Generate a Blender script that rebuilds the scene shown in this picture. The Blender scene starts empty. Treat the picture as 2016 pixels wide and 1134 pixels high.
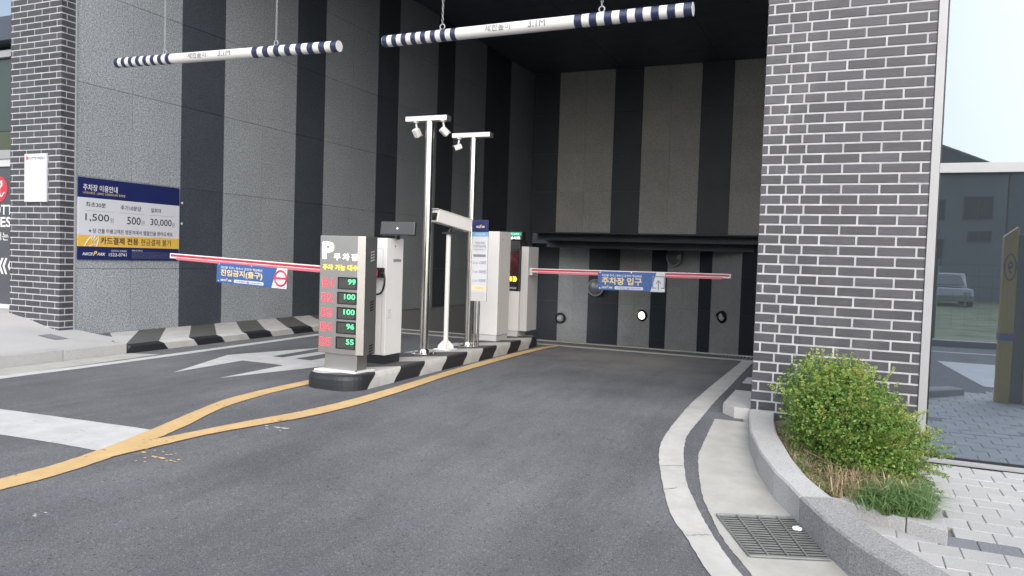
import bpy, bmesh, math, random
from mathutils import Vector, Matrix
random.seed(7)
C = bpy.context.scene.collection
sc = bpy.context.scene
PI = math.pi

# ---------------------------------------------------------------- camera, sky, sun, exposure
cam = bpy.data.cameras.new('camera')
cam.sensor_width = 36.0
cam.lens = 1500.4 * 36.0 / 2016.0
cam.clip_start = 0.05
cam.clip_end = 900.0
camo = bpy.data.objects.new('camera', cam)
C.objects.link(camo)
_y, _p, _r = math.radians(-23.7806), math.radians(-2.2938), math.radians(1.8412)
_f = Vector((math.sin(_y) * math.cos(_p), math.cos(_y) * math.cos(_p), math.sin(_p)))
_rt = Vector((math.cos(_y), -math.sin(_y), 0))
_u = _rt.cross(_f)
_r2 = _rt * math.cos(_r) + _u * math.sin(_r)
_u2 = -_rt * math.sin(_r) + _u * math.cos(_r)
camo.matrix_world = Matrix(((_r2.x, _u2.x, -_f.x, 0), (_r2.y, _u2.y, -_f.y, 0), (_r2.z, _u2.z, -_f.z, 1.35), (0, 0, 0, 1)))
sc.camera = camo

SUN_EL, SUN_AZ = math.radians(30), math.radians(152)     # azimuth clockwise from +Y
world = bpy.data.worlds.new('World')
sc.world = world
world.use_nodes = True
wn = world.node_tree.nodes
wl = world.node_tree.links
bg = wn['Background']
sky = wn.new('ShaderNodeTexSky')
sky.sky_type = 'NISHITA'
sky.sun_disc = False
sky.sun_elevation = SUN_EL
sky.sun_rotation = SUN_AZ
sky.air_density = 1.0
sky.dust_density = 4.0
sky.ozone_density = 1.0
haze = wn.new('ShaderNodeHueSaturation')                 # thin white overcast: a paler sky
haze.inputs['Saturation'].default_value = .75
wl.new(sky.outputs[0], haze.inputs['Color'])
wl.new(haze.outputs[0], bg.inputs[0])
bg.inputs[1].default_value = 0.085
sun = bpy.data.lights.new('sun', 'SUN')
sun.energy = 2.9
sun.angle = math.radians(125)
sun.color = (.985, .99, 1.0)
suno = bpy.data.objects.new('sun', sun)
C.objects.link(suno)
sd = Vector((math.sin(SUN_AZ) * math.cos(SUN_EL), math.cos(SUN_AZ) * math.cos(SUN_EL), math.sin(SUN_EL)))
suno.rotation_euler = sd.to_track_quat('Z', 'Y').to_euler()
suno.location = (0, -10, 20)
sc.view_settings.view_transform = 'Standard'
sc.view_settings.look = 'None'
sc.view_settings.gamma = 1.0
sc.view_settings.use_curve_mapping = False
sc.view_settings.exposure = 1.05

# ---------------------------------------------------------------- helpers
def smooth(t):
    t = min(1.0, max(0.0, t))
    return t * t * (3 - 2 * t)

def zr(x, y):                                           # height of the roadway
    return -.33 * smooth((x + 5) / 5.5) * smooth((7.8 - y) / 4.5)

class MB:
    """collects geometry, then links it as one mesh object"""
    def __init__(self):
        self.v, self.f, self.m, self.s = [], [], [], []
    def add(self, vs, fs, m=0, smooth=False):
        o = len(self.v)
        self.v += [tuple(p) for p in vs]
        for f in fs:
            self.f.append(tuple(i + o for i in f)); self.m.append(m); self.s.append(smooth)
        return self
    def box(self, a, b, m=0):
        x0, y0, z0 = a; x1, y1, z1 = b
        vs = [(x0, y0, z0), (x1, y0, z0), (x1, y1, z0), (x0, y1, z0), (x0, y0, z1), (x1, y0, z1), (x1, y1, z1), (x0, y1, z1)]
        return self.add(vs, [(3, 2, 1, 0), (4, 5, 6, 7), (0, 1, 5, 4), (1, 2, 6, 5), (2, 3, 7, 6), (3, 0, 4, 7)], m)
    def obox(self, c, ax, ay, az, m=0):                  # oriented box: centre + half axes
        c, ax, ay, az = map(Vector, (c, ax, ay, az))
        vs = [c + sx * ax + sy * ay + sz * az for sz in (-1, 1) for sx, sy in ((-1, -1), (1, -1), (1, 1), (-1, 1))]
        return self.add(vs, [(3, 2, 1, 0), (4, 5, 6, 7), (0, 1, 5, 4), (1, 2, 6, 5), (2, 3, 7, 6), (3, 0, 4, 7)], m)
    def prism(self, pts, z0, z1, m=0, mtop=None):        # pts in xy counter-clockwise, z may be callable
        n = len(pts)
        q = lambda z, p: z(p[0], p[1]) if callable(z) else z
        vs = [(p[0], p[1], q(z0, p)) for p in pts] + [(p[0], p[1], q(z1, p)) for p in pts]
        self.add(vs, [tuple(range(n - 1, -1, -1))] + [(i, (i + 1) % n, n + (i + 1) % n, n + i) for i in range(n)], m)
        return self.add(vs[n:], [tuple(range(n))], m if mtop is None else mtop)
    def tube(self, pts, r, n=12, m=0, caps=True):
        pts = [Vector(p) for p in pts]
        rs = r if isinstance(r, (list, tuple)) else [r] * len(pts)
        vs, fs = [], []
        prev = None
        for i, p in enumerate(pts):
            t = (pts[min(i + 1, len(pts) - 1)] - pts[max(i - 1, 0)]).normalized()
            if prev is None:
                a = t.cross(Vector((0, 0, 1)))
                if a.length < .05: a = t.cross(Vector((1, 0, 0)))
            else:
                a = prev - t * prev.dot(t)
            a.normalize(); prev = a
            b = t.cross(a)
            for k in range(n):
                w = 2 * PI * k / n
                vs.append(p + (a * math.cos(w) + b * math.sin(w)) * rs[i])
        for i in range(len(pts) - 1):
            for k in range(n):
                k2 = (k + 1) % n
                fs.append((i * n + k, i * n + k2, (i + 1) * n + k2, (i + 1) * n + k))
        self.add(vs, fs, m, True)
        if caps:
            self.add(vs[:n], [tuple(range(n - 1, -1, -1))], m)
            self.add(vs[-n:], [tuple(range(n))], m)
        return self
    def torus(self, c, u, w, R, r, n=14, k=6, m=0, sx=1.0):
        c, u, w = Vector(c), Vector(u).normalized(), Vector(w).normalized()
        nn = u.cross(w)
        vs = []
        for i in range(n):
            a = 2 * PI * i / n
            d = u * math.cos(a) * sx + w * math.sin(a)
            dn = d.normalized()
            for j in range(k):
                b = 2 * PI * j / k
                vs.append(c + d * R + (dn * math.cos(b) + nn * math.sin(b)) * r)
        fs = [(i * k + j, ((i + 1) % n) * k + j, ((i + 1) % n) * k + (j + 1) % k, i * k + (j + 1) % k) for i in range(n) for j in range(k)]
        return self.add(vs, fs, m, True)
    def dome(self, c, nrm, R, h, n=18, k=5, m=0):        # shallow cap bulging along nrm
        c, nn = Vector(c), Vector(nrm).normalized()
        u = nn.cross(Vector((0, 0, 1)));  u = u.normalized() if u.length > .1 else Vector((1, 0, 0))
        w = nn.cross(u)
        vs = [c + nn * h]
        for i in range(1, k + 1):
            a = i / k
            for j in range(n):
                b = 2 * PI * j / n
                vs.append(c + (u * math.cos(b) + w * math.sin(b)) * R * a + nn * h * (1 - a * a))
        fs = [(0, 1 + j, 1 + (j + 1) % n) for j in range(n)]
        for i in range(k - 1):
            for j in range(n):
                fs.append((1 + i * n + j, 1 + (i + 1) * n + j, 1 + (i + 1) * n + (j + 1) % n, 1 + i * n + (j + 1) % n))
        return self.add(vs, fs, m, True)
    def mesh(self, name, off=(0, 0, 0), bevel=0, seg=2):
        me = bpy.data.meshes.new(name)
        ox, oy, oz = off
        me.from_pydata([(x - ox, y - oy, z - oz) for x, y, z in self.v], [], self.f)
        me.polygons.foreach_set('material_index', self.m)
        me.polygons.foreach_set('use_smooth', self.s)
        bm = bmesh.new(); bm.from_mesh(me)
        if bevel:
            bmesh.ops.remove_doubles(bm, verts=bm.verts, dist=1e-5)
            ed = [e for e in bm.edges if len(e.link_faces) == 2 and e.calc_face_angle(0) > .5]
            bmesh.ops.bevel(bm, geom=ed, offset=bevel, segments=seg, affect='EDGES', profile=.6, clamp_overlap=True)
        bmesh.ops.recalc_face_normals(bm, faces=bm.faces)
        bm.to_mesh(me); bm.free()
        me.update()
        return me

def base(o):
    while o is not None and o.parent is not None: o = o.parent
    return Vector(o.location) if o is not None else Vector((0, 0, 0))

def link(name, me, mats, parent=None, loc=(0, 0, 0)):
    o = bpy.data.objects.new(name, me)
    C.objects.link(o)
    for m in (mats if isinstance(mats, (list, tuple)) else [mats]):
        if len(me.materials) < (len(mats) if isinstance(mats, (list, tuple)) else 1): me.materials.append(m)
    o.location = loc
    if parent is not None: o.parent = parent
    return o

def obj(name, mb, mats, parent=None, bevel=0, seg=2):    # vertices in world space; stored relative to the thing's base
    me = mb.mesh(name, base(parent) if parent is not None else (0, 0, 0), bevel, seg)
    return link(name, me, mats, parent)

def tag(o, label=None, cat=None, group=None, kind=None):
    if label: o['label'] = label
    if cat: o['category'] = cat
    if group: o['group'] = group
    if kind: o['kind'] = kind
    return o

def thing(name, label, cat, loc=(0, 0, 0), group=None):
    o = bpy.data.objects.new(name, None)
    C.objects.link(o)
    o.location = loc
    o.empty_display_size = .1
    return tag(o, label, cat, group)

def struct(name, mb, mats, label=None, bevel=0):
    return tag(obj(name, mb, mats, None, bevel), label, None, None, 'structure')

# ---------------------------------------------------------------- materials
def mat(name, col=(.5, .5, .5), rough=.6, metal=0.0, spec=.5):
    m = bpy.data.materials.new(name)
    m.use_nodes = True
    b = m.node_tree.nodes['Principled BSDF']
    b.inputs['Base Color'].default_value = (*col, 1)
    b.inputs['Roughness'].default_value = rough
    b.inputs['Metallic'].default_value = metal
    b.inputs['Specular IOR Level'].default_value = spec
    return m

class NT:
    def __init__(self, m):
        self.m = m; self.n = m.node_tree.nodes; self.l = m.node_tree.links
        self.b = self.n['Principled BSDF']
        self.pos = self.n.new('ShaderNodeNewGeometry').outputs['Position']
    def new(self, t, **kw):
        n = self.n.new(t)
        for k, v in kw.items(): setattr(n, k, v)
        return n
    def scaled(self, s):
        n = self.new('ShaderNodeMapping'); n.inputs['Scale'].default_value = s
        self.l.new(self.pos, n.inputs['Vector']); return n.outputs[0]
    def noise(self, scale, detail=3, rough=.6, vec=None):
        n = self.new('ShaderNodeTexNoise')
        n.inputs['Scale'].default_value = scale; n.inputs['Detail'].default_value = detail; n.inputs['Roughness'].default_value = rough
        self.l.new(vec if vec is not None else self.pos, n.inputs['Vector'])
        return n.outputs['Fac']
    def voronoi(self, scale, out='Color', vec=None):
        n = self.new('ShaderNodeTexVoronoi'); n.inputs['Scale'].default_value = scale
        self.l.new(vec if vec is not None else self.pos, n.inputs['Vector'])
        return n.outputs[out]
    def ramp(self, fac, stops):
        n = self.new('ShaderNodeValToRGB')
        e = n.color_ramp.elements
        while len(e) < len(stops): e.new(.5)
        for el, (p, c) in zip(e, stops):
            el.position = p; el.color = (*c, 1) if len(c) == 3 else c
        self.l.new(fac, n.inputs[0]); return n.outputs[0]
    def mix(self, fac, a, b, mode='MIX'):
        n = self.new('ShaderNodeMix'); n.data_type = 'RGBA'; n.blend_type = mode
        for s, v in ((n.inputs[0], fac), (n.inputs[6], a), (n.inputs[7], b)):
            if hasattr(v, 'links') or hasattr(v, 'is_linked'): self.l.new(v, s)
            elif isinstance(v, (int, float)): s.default_value = v
            else: s.default_value = (*v, 1)
        return n.outputs[2]
    def math(self, op, a, b=0.0):
        n = self.new('ShaderNodeMath'); n.operation = op
        for s, v in ((n.inputs[0], a), (n.inputs[1], b)):
            if hasattr(v, 'is_linked'): self.l.new(v, s)
            else: s.default_value = v
        return n.outputs[0]
    def random(self): return self.new('ShaderNodeObjectInfo').outputs['Random']
    def island(self): return self.n.new('ShaderNodeNewGeometry').outputs['Random Per Island']
    def color(self, c): self.l.new(c, self.b.inputs['Base Color'])
    def rough(self, c): self.l.new(c, self.b.inputs['Roughness'])
    def bump(self, h, strength=.3, dist=.01):
        n = self.new('ShaderNodeBump'); n.inputs['Strength'].default_value = strength; n.inputs['Distance'].default_value = dist
        self.l.new(h, n.inputs['Height']); self.l.new(n.outputs[0], self.b.inputs['Normal'])

def g(v, t=(1, 1, 1)): return (v * t[0], v * t[1], v * t[2])
COOL = (.93, .98, 1.10)

def mk_asphalt(name, a=.060, b=.218):
    m = mat(name, rough=.85, spec=.3); t = NT(m)
    grain = t.noise(190, 3, .75)
    c = t.ramp(grain, [(.34, g(a, COOL)), (.5, g((a + b) * .42, COOL)), (.68, g(b, COOL))])
    st = t.ramp(t.voronoi(120, 'Color'), [(.80, (0, 0, 0)), (.9, (1, 1, 1))])
    c = t.mix(t.math('MULTIPLY', st, .32), c, g(.34, COOL))
    st = t.ramp(t.voronoi(95, 'Color'), [(.84, (0, 0, 0)), (.92, (1, 1, 1))])
    c = t.mix(t.math('MULTIPLY', st, .6), c, g(.03, COOL))
    c = t.mix(1.0, c, t.ramp(t.noise(.55, 5, .6), [(.3, (.74, .74, .75)), (.7, (1.22, 1.21, 1.19))]), 'MULTIPLY')
    trk = t.noise(2.6, 5, .7, t.scaled((1, .16, 1)))      # long wheel-worn streaks
    c = t.mix(1.0, c, t.ramp(trk, [(.32, (.82, .82, .82)), (.64, (1.12, 1.11, 1.09))]), 'MULTIPLY')
    oil = t.ramp(t.noise(2.2, 6, .7), [(.64, (0, 0, 0)), (.76, (1, 1, 1))])
    c = t.mix(t.math('MULTIPLY', oil, .55), c, g(.05))
    dust = t.new('ShaderNodeVectorMath'); dust.operation = 'DISTANCE'; dust.inputs[1].default_value = (-2.6, 10.4, 0)
    t.l.new(t.pos, dust.inputs[0])
    dm = t.math('MULTIPLY', t.ramp(t.math('ADD', t.math('MULTIPLY', dust.outputs['Value'], .3), t.noise(1.6, 5, .65)), [(.55, (1, 1, 1)), (1.0, (0, 0, 0))]), .45)
    c = t.mix(dm, c, (.25, .23, .20))
    t.color(c); t.bump(grain, .7, .006)
    return m

def mk_granite(name, lo, mid, hi, tint=COOL, scale=70, rough=.75, spec=.35, bump=.25, tone=.08):
    m = mat(name, rough=rough, spec=spec); t = NT(m)
    a = t.noise(scale, 3, .75)
    c = t.ramp(a, [(.34, g(lo, tint)), (.5, g(mid, tint)), (.64, g(hi, tint))])
    v = t.voronoi(scale * 1.9, 'Color')
    c = t.mix(t.math('MULTIPLY', t.ramp(v, [(.7, (0, 0, 0)), (.86, (1, 1, 1))]), .5), c, g(lo * .6, tint))
    c = t.mix(1.0, c, t.ramp(t.noise(1.3, 4, .6), [(.3, g(1 - tone * 1.6)), (.7, g(1 + tone * 1.4))]), 'MULTIPLY')
    r = t.ramp(t.random(), [(0, g(1 - tone)), (1, g(1 + tone))])
    c = t.mix(1.0, c, r, 'MULTIPLY')
    t.color(c); t.bump(a, bump, .004)
    return m

def mk_paint(name, col, under=(.06, .06, .065), wear=.62, rough=.6, grain=90, dirt=.18):
    m = mat(name, rough=rough, spec=.35); t = NT(m)
    w = t.noise(26, 6, .75); w2 = t.noise(3.0, 4, .6)
    k = t.math('ADD', t.math('MULTIPLY', w, .75), t.math('MULTIPLY', w2, .35))
    f = t.ramp(k, [(wear, (0, 0, 0)), (wear + .07, (1, 1, 1))])
    c = t.mix(1.0, col, t.ramp(t.noise(5, 5, .65), [(.3, g(1 - dirt)), (.7, g(1.04))]), 'MULTIPLY')
    c = t.mix(f, c, under)
    t.color(c); t.bump(t.noise(grain, 3, .7), .35, .004)
    return m

def mk_plain(name, col, rough=.5, metal=0.0, var=.06, scale=3.0, spec=.5, bump=0.0):
    m = mat(name, col, rough, metal, spec); t = NT(m)
    t.color(t.mix(1.0, col, t.ramp(t.noise(scale, 5, .65), [(.3, g(1 - var)), (.7, g(1 + var * .5))]), 'MULTIPLY'))
    t.rough(t.ramp(t.noise(scale * 2.3, 3), [(.3, g(max(.02, rough - .06))), (.7, g(rough + .06))]))
    if bump: t.bump(t.noise(scale * 20, 3), bump, .003)
    return m

def mk_emit(name, col, s):
    m = mat(name, (0.02, 0.02, 0.02), .4)
    b = m.node_tree.nodes['Principled BSDF']
    b.inputs['Emission Color'].default_value = (*col, 1)
    b.inputs['Emission Strength'].default_value = s
    return m

M = {}
M['asphalt'] = mk_asphalt('asphalt')
M['ramp'] = mk_plain('ramp_concrete', (.12, .12, .12), .8, var=.3, scale=1.2, bump=.2)
M['ground'] = mk_plain('ground', (.10, .11, .08), .9, var=.3, scale=.4)
M['white_line'] = mk_paint('white_road_paint', (.50, .51, .52), wear=.66)
M['yellow_line'] = mk_paint('yellow_road_paint', (.56, .395, .195), wear=.63, dirt=.16)
M['concrete'] = mk_plain('pale_concrete', (.36, .36, .345), .85, var=.16, scale=4, bump=.5)
M['band'] = mk_paint('painted_concrete_band', (.45, .45, .445), under=(.26, .26, .26), wear=.7, dirt=.2)
M['kerb'] = mk_granite('kerb_granite', .29, .38, .46, (.99, 1, 1.02), 130, .8, .3, .6, .05)
M['kerb_rough'] = mk_granite('rough_kerb_granite', .17, .26, .35, (.98, 1, 1.03), 90, .85, .3, 1.0, .05)
M['paver'] = mk_granite('pale_paver', .33, .39, .435, (1, 1, 1.01), 160, .8, .3, .35, .035)
M['paver_dark'] = mk_granite('grey_paver', .15, .20, .27, COOL, 130, .8, .3, .35, .05)
M['joint'] = mk_plain('sand_joint', (.22, .215, .21), .95, var=.3, scale=8)
M['light_granite'] = mk_granite('light_granite', .14, .30, .45, (.89, .985, 1.09), 48, .7, .35, .3, .035)
M['dark_granite'] = mk_granite('dark_granite', .038, .063, .092, (.82, .98, 1.26), 60, .5, .4, .12, .06)
M['tan_granite'] = mk_granite('warm_granite', .30, .49, .62, (1.015, 1.0, .975), 42, .7, .35, .3, .05)
M['granite_joint'] = mk_plain('panel_joint', (.22, .23, .25), .8)
M['light_granite_lit'] = mk_granite('light_granite_lit', .30, .50, .64, (.97, 1.0, 1.03), 48, .7, .35, .3, .05)  # copy of the light granite, brightened in colour for light missing down the ramp
M['ceiling'] = mk_plain('black_ceiling', (.085, .095, .125), .55, var=.15, scale=1.5)
M['ceiling_joint'] = mk_plain('ceiling_joint', (.22, .23, .26), .6)
def mk_brick():
    m = mat('dark_brick', rough=.5, spec=.5); t = NT(m)
    st = t.noise(30, 4, .7, t.scaled((.35, .35, 3.2)))
    c = t.ramp(st, [(.3, (.036, .037, .046)), (.55, (.050, .051, .062)), (.75, (.068, .069, .082))])
    c = t.mix(1.0, c, t.ramp(t.random(), [(0, g(.78)), (.5, g(1.0)), (1, g(1.22))]), 'MULTIPLY')
    v = t.noise(45, 5, .8)
    c = t.mix(t.ramp(v, [(.69, (0, 0, 0)), (.76, (1, 1, 1))]), c, (.26, .26, .27))
    w = t.ramp(t.noise(1.7, 5, .7, t.scaled((1, 1, .5))), [(.52, (0, 0, 0)), (.8, (1, 1, 1))])
    c = t.mix(t.math('MULTIPLY', w, .25), c, (.20, .20, .205))       # mortar bloom
    t.color(c); t.bump(t.noise(140, 3, .7), .5, .003)
    return m
M['brick'] = mk_brick()
M['mortar'] = mk_plain('pale_mortar', (.42, .43, .46), .9, var=.26, scale=6, bump=.4)
def mk_steel(name, col=(.56, .54, .51), rough=.28, stretch=(90, 90, 1)):
    m = mat(name, col, rough, 1.0); t = NT(m)
    n = t.noise(6, 4, .6, t.scaled(stretch))
    t.rough(t.ramp(n, [(.3, g(rough - .07)), (.7, g(rough + .1))]))
    t.color(t.mix(1.0, col, t.ramp(n, [(.3, g(.9)), (.7, g(1.05))]), 'MULTIPLY'))
    return m
M['steel'] = mk_steel('polished_steel', (.62, .60, .57), .16)
M['brushed'] = mk_steel('brushed_steel', (.41, .405, .395), .45, (2, 2, 160))
M['aluminium'] = mk_plain('silver_frame', (.31, .32, .34), .45, .2)
M['white'] = mk_plain('white_powder_coat', (.60, .60, .60), .42, var=.05, scale=2)
M['white_grey'] = mk_plain('pale_grey_coat', (.46, .47, .49), .45, var=.04)
M['black'] = mk_plain('black_plastic', (.012, .013, .016), .35)
M['black_matte'] = mk_plain('black_matte', (.012, .013, .017), .8, spec=.2)
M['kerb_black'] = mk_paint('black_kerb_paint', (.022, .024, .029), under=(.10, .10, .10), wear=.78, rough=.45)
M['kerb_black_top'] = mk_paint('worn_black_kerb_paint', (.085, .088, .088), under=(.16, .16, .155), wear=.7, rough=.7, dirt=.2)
M['kerb_white'] = mk_paint('white_kerb_paint', (.47, .47, .47), under=(.26, .26, .25), wear=.72, dirt=.22)
M['navy'] = mk_plain('navy_film', (.012, .018, .095), .4, var=.03)
M['navy_band'] = mk_plain('navy_tape', (.016, .024, .07), .4, var=.06)
M['sign_white'] = mk_plain('sign_white', (.52, .54, .60), .4, var=.03)
M['sign_gold'] = mk_plain('sign_gold', (.62, .40, .07), .4, var=.03)
M['banner_blue'] = mk_plain('banner_blue', (.035, .095, .27), .4, var=.05)
M['banner_sky'] = mk_plain('banner_sky_blue', (.16, .35, .55), .4, var=.05)
M['ink'] = mk_plain('dark_ink', (.03, .03, .045), .5, var=.05)
M['ink_grey'] = mk_plain('grey_ink', (.19, .20, .24), .5, var=.05)
M['white_ink'] = mk_plain('white_ink', (.62, .63, .65), .5, var=.02)
M['pale_ink'] = mk_plain('pale_gold_ink', (.70, .58, .32), .5, var=.02)
M['yellow_ink'] = mk_plain('yellow_ink', (.72, .52, .07), .5, var=.03)
M['cream_ink'] = mk_plain('cream_ink', (.66, .47, .12), .5, var=.03)
M['red'] = mk_plain('red_film', (.50, .035, .06), .4, var=.05)
M['pink'] = mk_plain('red_reflective_tape', (.40, .025, .045), .35, var=.05)
M['pink_pale'] = mk_plain('faded_pink_tape', (.50, .12, .17), .4, var=.05)
M['soil'] = mk_plain('dry_soil', (.12, .095, .07), .95, var=.45, scale=14, bump=.9)
M['grate'] = mk_plain('galvanised_grate', (.20, .215, .215), .6, .2, var=.25, scale=9)
M['pit_shade'] = mk_plain('dark_pit_shade', (.045, .045, .045), .9)  # dark tone standing for the shade below the grates
M['led_green'] = mk_emit('green_led', (.10, 1.0, .34), 1.1)
M['led_red'] = mk_emit('red_led', (1.0, .06, .09), 1.1)
M['led_white'] = mk_emit('white_lit_letter', (1.0, .98, .92), 1.7)
M['led_yellow'] = mk_emit('yellow_led', (1.0, .72, .06), 1.0)
M['led_teal'] = mk_emit('teal_led', (.02, .36, .24), .7)
M['lamp_lit'] = mk_emit('lit_lamp', (1.0, .93, .70), 3.2)
M['lamp_off'] = mk_plain('unlit_lamp', (.70, .72, .74), .35)
M['led_screen'] = mk_plain('led_mesh', (.075, .08, .08), .4, var=.3, scale=60)
M['mirror_glass'] = mat('convex_mirror', (.30, .31, .33), .35, .4)
M['paper'] = mk_plain('paper', (.78, .78, .78), .8)
M['dash'] = mk_plain('dark_window', (.05, .055, .065), .2, spec=.7)

def mk_leaf(name, lo, mid, hi):
    m = mat(name, rough=.5, spec=.35); t = NT(m)
    c = t.ramp(t.island(), [(0, lo), (.55, mid), (1, hi)])
    t.color(c)
    tr = t.new('ShaderNodeBsdfTranslucent'); t.l.new(c, tr.inputs[0])
    mx = t.new('ShaderNodeMixShader'); mx.inputs[0].default_value = .32
    out = t.n['Material Output']
    t.l.new(t.b.outputs[0], mx.inputs[1]); t.l.new(tr.outputs[0], mx.inputs[2]); t.l.new(mx.outputs[0], out.inputs[0])
    return m
M['leaf'] = mk_leaf('shrub_leaf', (.06, .14, .028), (.13, .245, .045), (.25, .36, .07))
M['leaf_new'] = mk_leaf('new_shrub_leaf', (.20, .29, .05), (.30, .39, .08), (.42, .45, .13))
M['blade'] = mk_leaf('green_blade', (.09, .18, .06), (.15, .26, .09), (.24, .35, .15))
M['straw'] = mk_leaf('dry_blade', (.24, .18, .11), (.42, .33, .21), (.56, .48, .34))
M['bark'] = mk_plain('twig_bark', (.16, .12, .085), .85, var=.3, scale=30)

def mk_glass(name, tint=(.60, .68, .74), fac=.5):
    m = bpy.data.materials.new(name); m.use_nodes = True
    n, l = m.node_tree.nodes, m.node_tree.links
    for q in list(n):
        if q.type != 'OUTPUT_MATERIAL': n.remove(q)
    out = [q for q in n if q.type == 'OUTPUT_MATERIAL'][0]
    gl = n.new('ShaderNodeBsdfGlossy'); gl.inputs['Color'].default_value = (*tint, 1); gl.inputs['Roughness'].default_value = .0
    geo = n.new('ShaderNodeNewGeometry')
    nz = n.new('ShaderNodeTexNoise'); nz.inputs['Scale'].default_value = .9; nz.inputs['Detail'].default_value = 1
    l.new(geo.outputs['Position'], nz.inputs['Vector'])
    bp = n.new('ShaderNodeBump'); bp.inputs['Strength'].default_value = .04; bp.inputs['Distance'].default_value = .05
    l.new(nz.outputs['Fac'], bp.inputs['Height']); l.new(bp.outputs[0], gl.inputs['Normal'])
    tr = n.new('ShaderNodeBsdfTransparent'); tr.inputs['Color'].default_value = (.42, .50, .54, 1)
    mx = n.new('ShaderNodeMixShader'); mx.inputs[0].default_value = fac
    l.new(tr.outputs[0], mx.inputs[1]); l.new(gl.outputs[0], mx.inputs[2])
    df = n.new('ShaderNodeBsdfDiffuse'); df.inputs['Color'].default_value = (.50, .56, .62, 1)      # film of dust
    m2 = n.new('ShaderNodeMixShader'); m2.inputs[0].default_value = .045
    l.new(mx.outputs[0], m2.inputs[1]); l.new(df.outputs[0], m2.inputs[2]); l.new(m2.outputs[0], out.inputs[0])
    return m
M['glass'] = mk_glass('coated_glass', (.54, .63, .76), .46)
M['glass_upper'] = mk_glass('dimmed_upper_glass', (.54, .62, .73), .27)  # same coated glass with its reflection cut to dim the mirrored sky
M['shop_glass'] = mk_plain('dark_green_glass', (.045, .065, .06), .12, spec=.8)

# ---------------------------------------------------------------- lettering
def lettering(body, parent, m, org, xd, w=None, h=None, bold=0.0, up=(0, 0, 1), align='LEFT', name='lettering', shear=0.0, lift=.0015, bend=None):
    """flat print on a surface: org = lower left (or centre) corner of the ink box, xd = reading direction"""
    c = bpy.data.curves.new('t', 'FONT')
    c.body = body; c.size = 1.0; c.resolution_u = 3; c.shear = shear
    o = bpy.data.objects.new('t', c); C.objects.link(o)
    dg = bpy.context.evaluated_depsgraph_get()
    me = bpy.data.meshes.new_from_object(o.evaluated_get(dg))
    bpy.data.objects.remove(o); bpy.data.curves.remove(c)
    if not me.vertices: return None
    bm = bmesh.new(); bm.from_mesh(me); bmesh.ops.triangulate(bm, faces=bm.faces); 
    if bend:
        lo_, hi_ = min(v.co.y for v in bm.verts), max(v.co.y for v in bm.verts)
        for q in range(1, 9):
            bmesh.ops.bisect_plane(bm, geom=bm.verts[:] + bm.edges[:] + bm.faces[:], plane_co=(0, lo_ + (hi_ - lo_) * q / 9 + .0003, 0), plane_no=(0, 1, 0))
        bmesh.ops.triangulate(bm, faces=bm.faces)
    bm.to_mesh(me); bm.free()
    xs = [v.co.x for v in me.vertices]; ys = [v.co.y for v in me.vertices]
    x0, x1, y0, y1 = min(xs), max(xs), min(ys), max(ys)
    sy = h / (y1 - y0) if h else w / (x1 - x0)
    sx = w / (x1 - x0) if w else sy
    xd, up, org = Vector(xd).normalized(), Vector(up).normalized(), Vector(org)
    nn = xd.cross(up)
    ax = {'LEFT': x0, 'CENTER': (x0 + x1) / 2, 'RIGHT': x1}[align]
    b = base(parent)
    if bold:                                              # heavier strokes: four shifted prints, each a hair above the other
        vs0 = [tuple(v.co) for v in me.vertices]; fs0 = [tuple(p.vertices) for p in me.polygons]; n0 = len(vs0); b_ = bold * .75
        vs1, fs1 = [], []
        for q, (dx, dy) in enumerate(((-b_, -b_), (b_, -b_), (b_, b_), (-b_, b_))):
            vs1 += [(x + dx, y + dy, q * .0003) for x, y, z in vs0]; fs1 += [tuple(i + q * n0 for i in f) for f in fs0]
        me.clear_geometry(); me.from_pydata(vs1, [], fs1); me.update()
        x0 -= b_; x1 += b_; y0 -= b_; y1 += b_
        sy = h / (y1 - y0) if h else w / (x1 - x0); sx = w / (x1 - x0) if w else sy
        ax = {'LEFT': x0, 'CENTER': (x0 + x1) / 2, 'RIGHT': x1}[align]
    for v in me.vertices:
        lz = v.co.z if bold else 0.0
        px, py = (v.co.x - ax) * sx, (v.co.y - y0) * sy
        if bend:                                          # wrap round a horizontal tube: org is on its axis
            rr, a0 = bend; a = a0 + (py - h / 2) / rr
            v.co = org + xd * px + (nn * math.cos(a) + up * math.sin(a)) * (rr + lift + lz) - b
        else:
            v.co = org + xd * px + up * py + nn * (lift + lz) - b
    me.name = name
    return link(name, me, m, parent)

def panel(mb, org, xd, up, w, h, t, m=0):                # a thin board: org = lower left of its front face
    xd, up, org = Vector(xd), Vector(up), Vector(org)
    nn = xd.cross(up)
    return mb.obox(org + xd * w / 2 + up * h / 2 - nn * t / 2, xd * w / 2, up * h / 2, nn * t / 2, m)

# ================================================================= THE GROUND
KERB = [(7.2, -.75), (6.2, -.66), (5.67, -.53), (5.27, -.39), (4.92, -.21), (4.5, 0.0), (4.37, .07), (3.6, .62), (2.8, 1.25), (2.2, 1.9), (1.8, 2.8), (1.6, 60)]
def kerb_x(y):
    if y >= KERB[0][0]: return KERB[0][1]
    for (ya, xa), (yb, xb) in zip(KERB, KERB[1:]):
        if yb <= y <= ya: return xa + (xb - xa) * (ya - y) / (ya - yb)
    return 1e9

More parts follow.
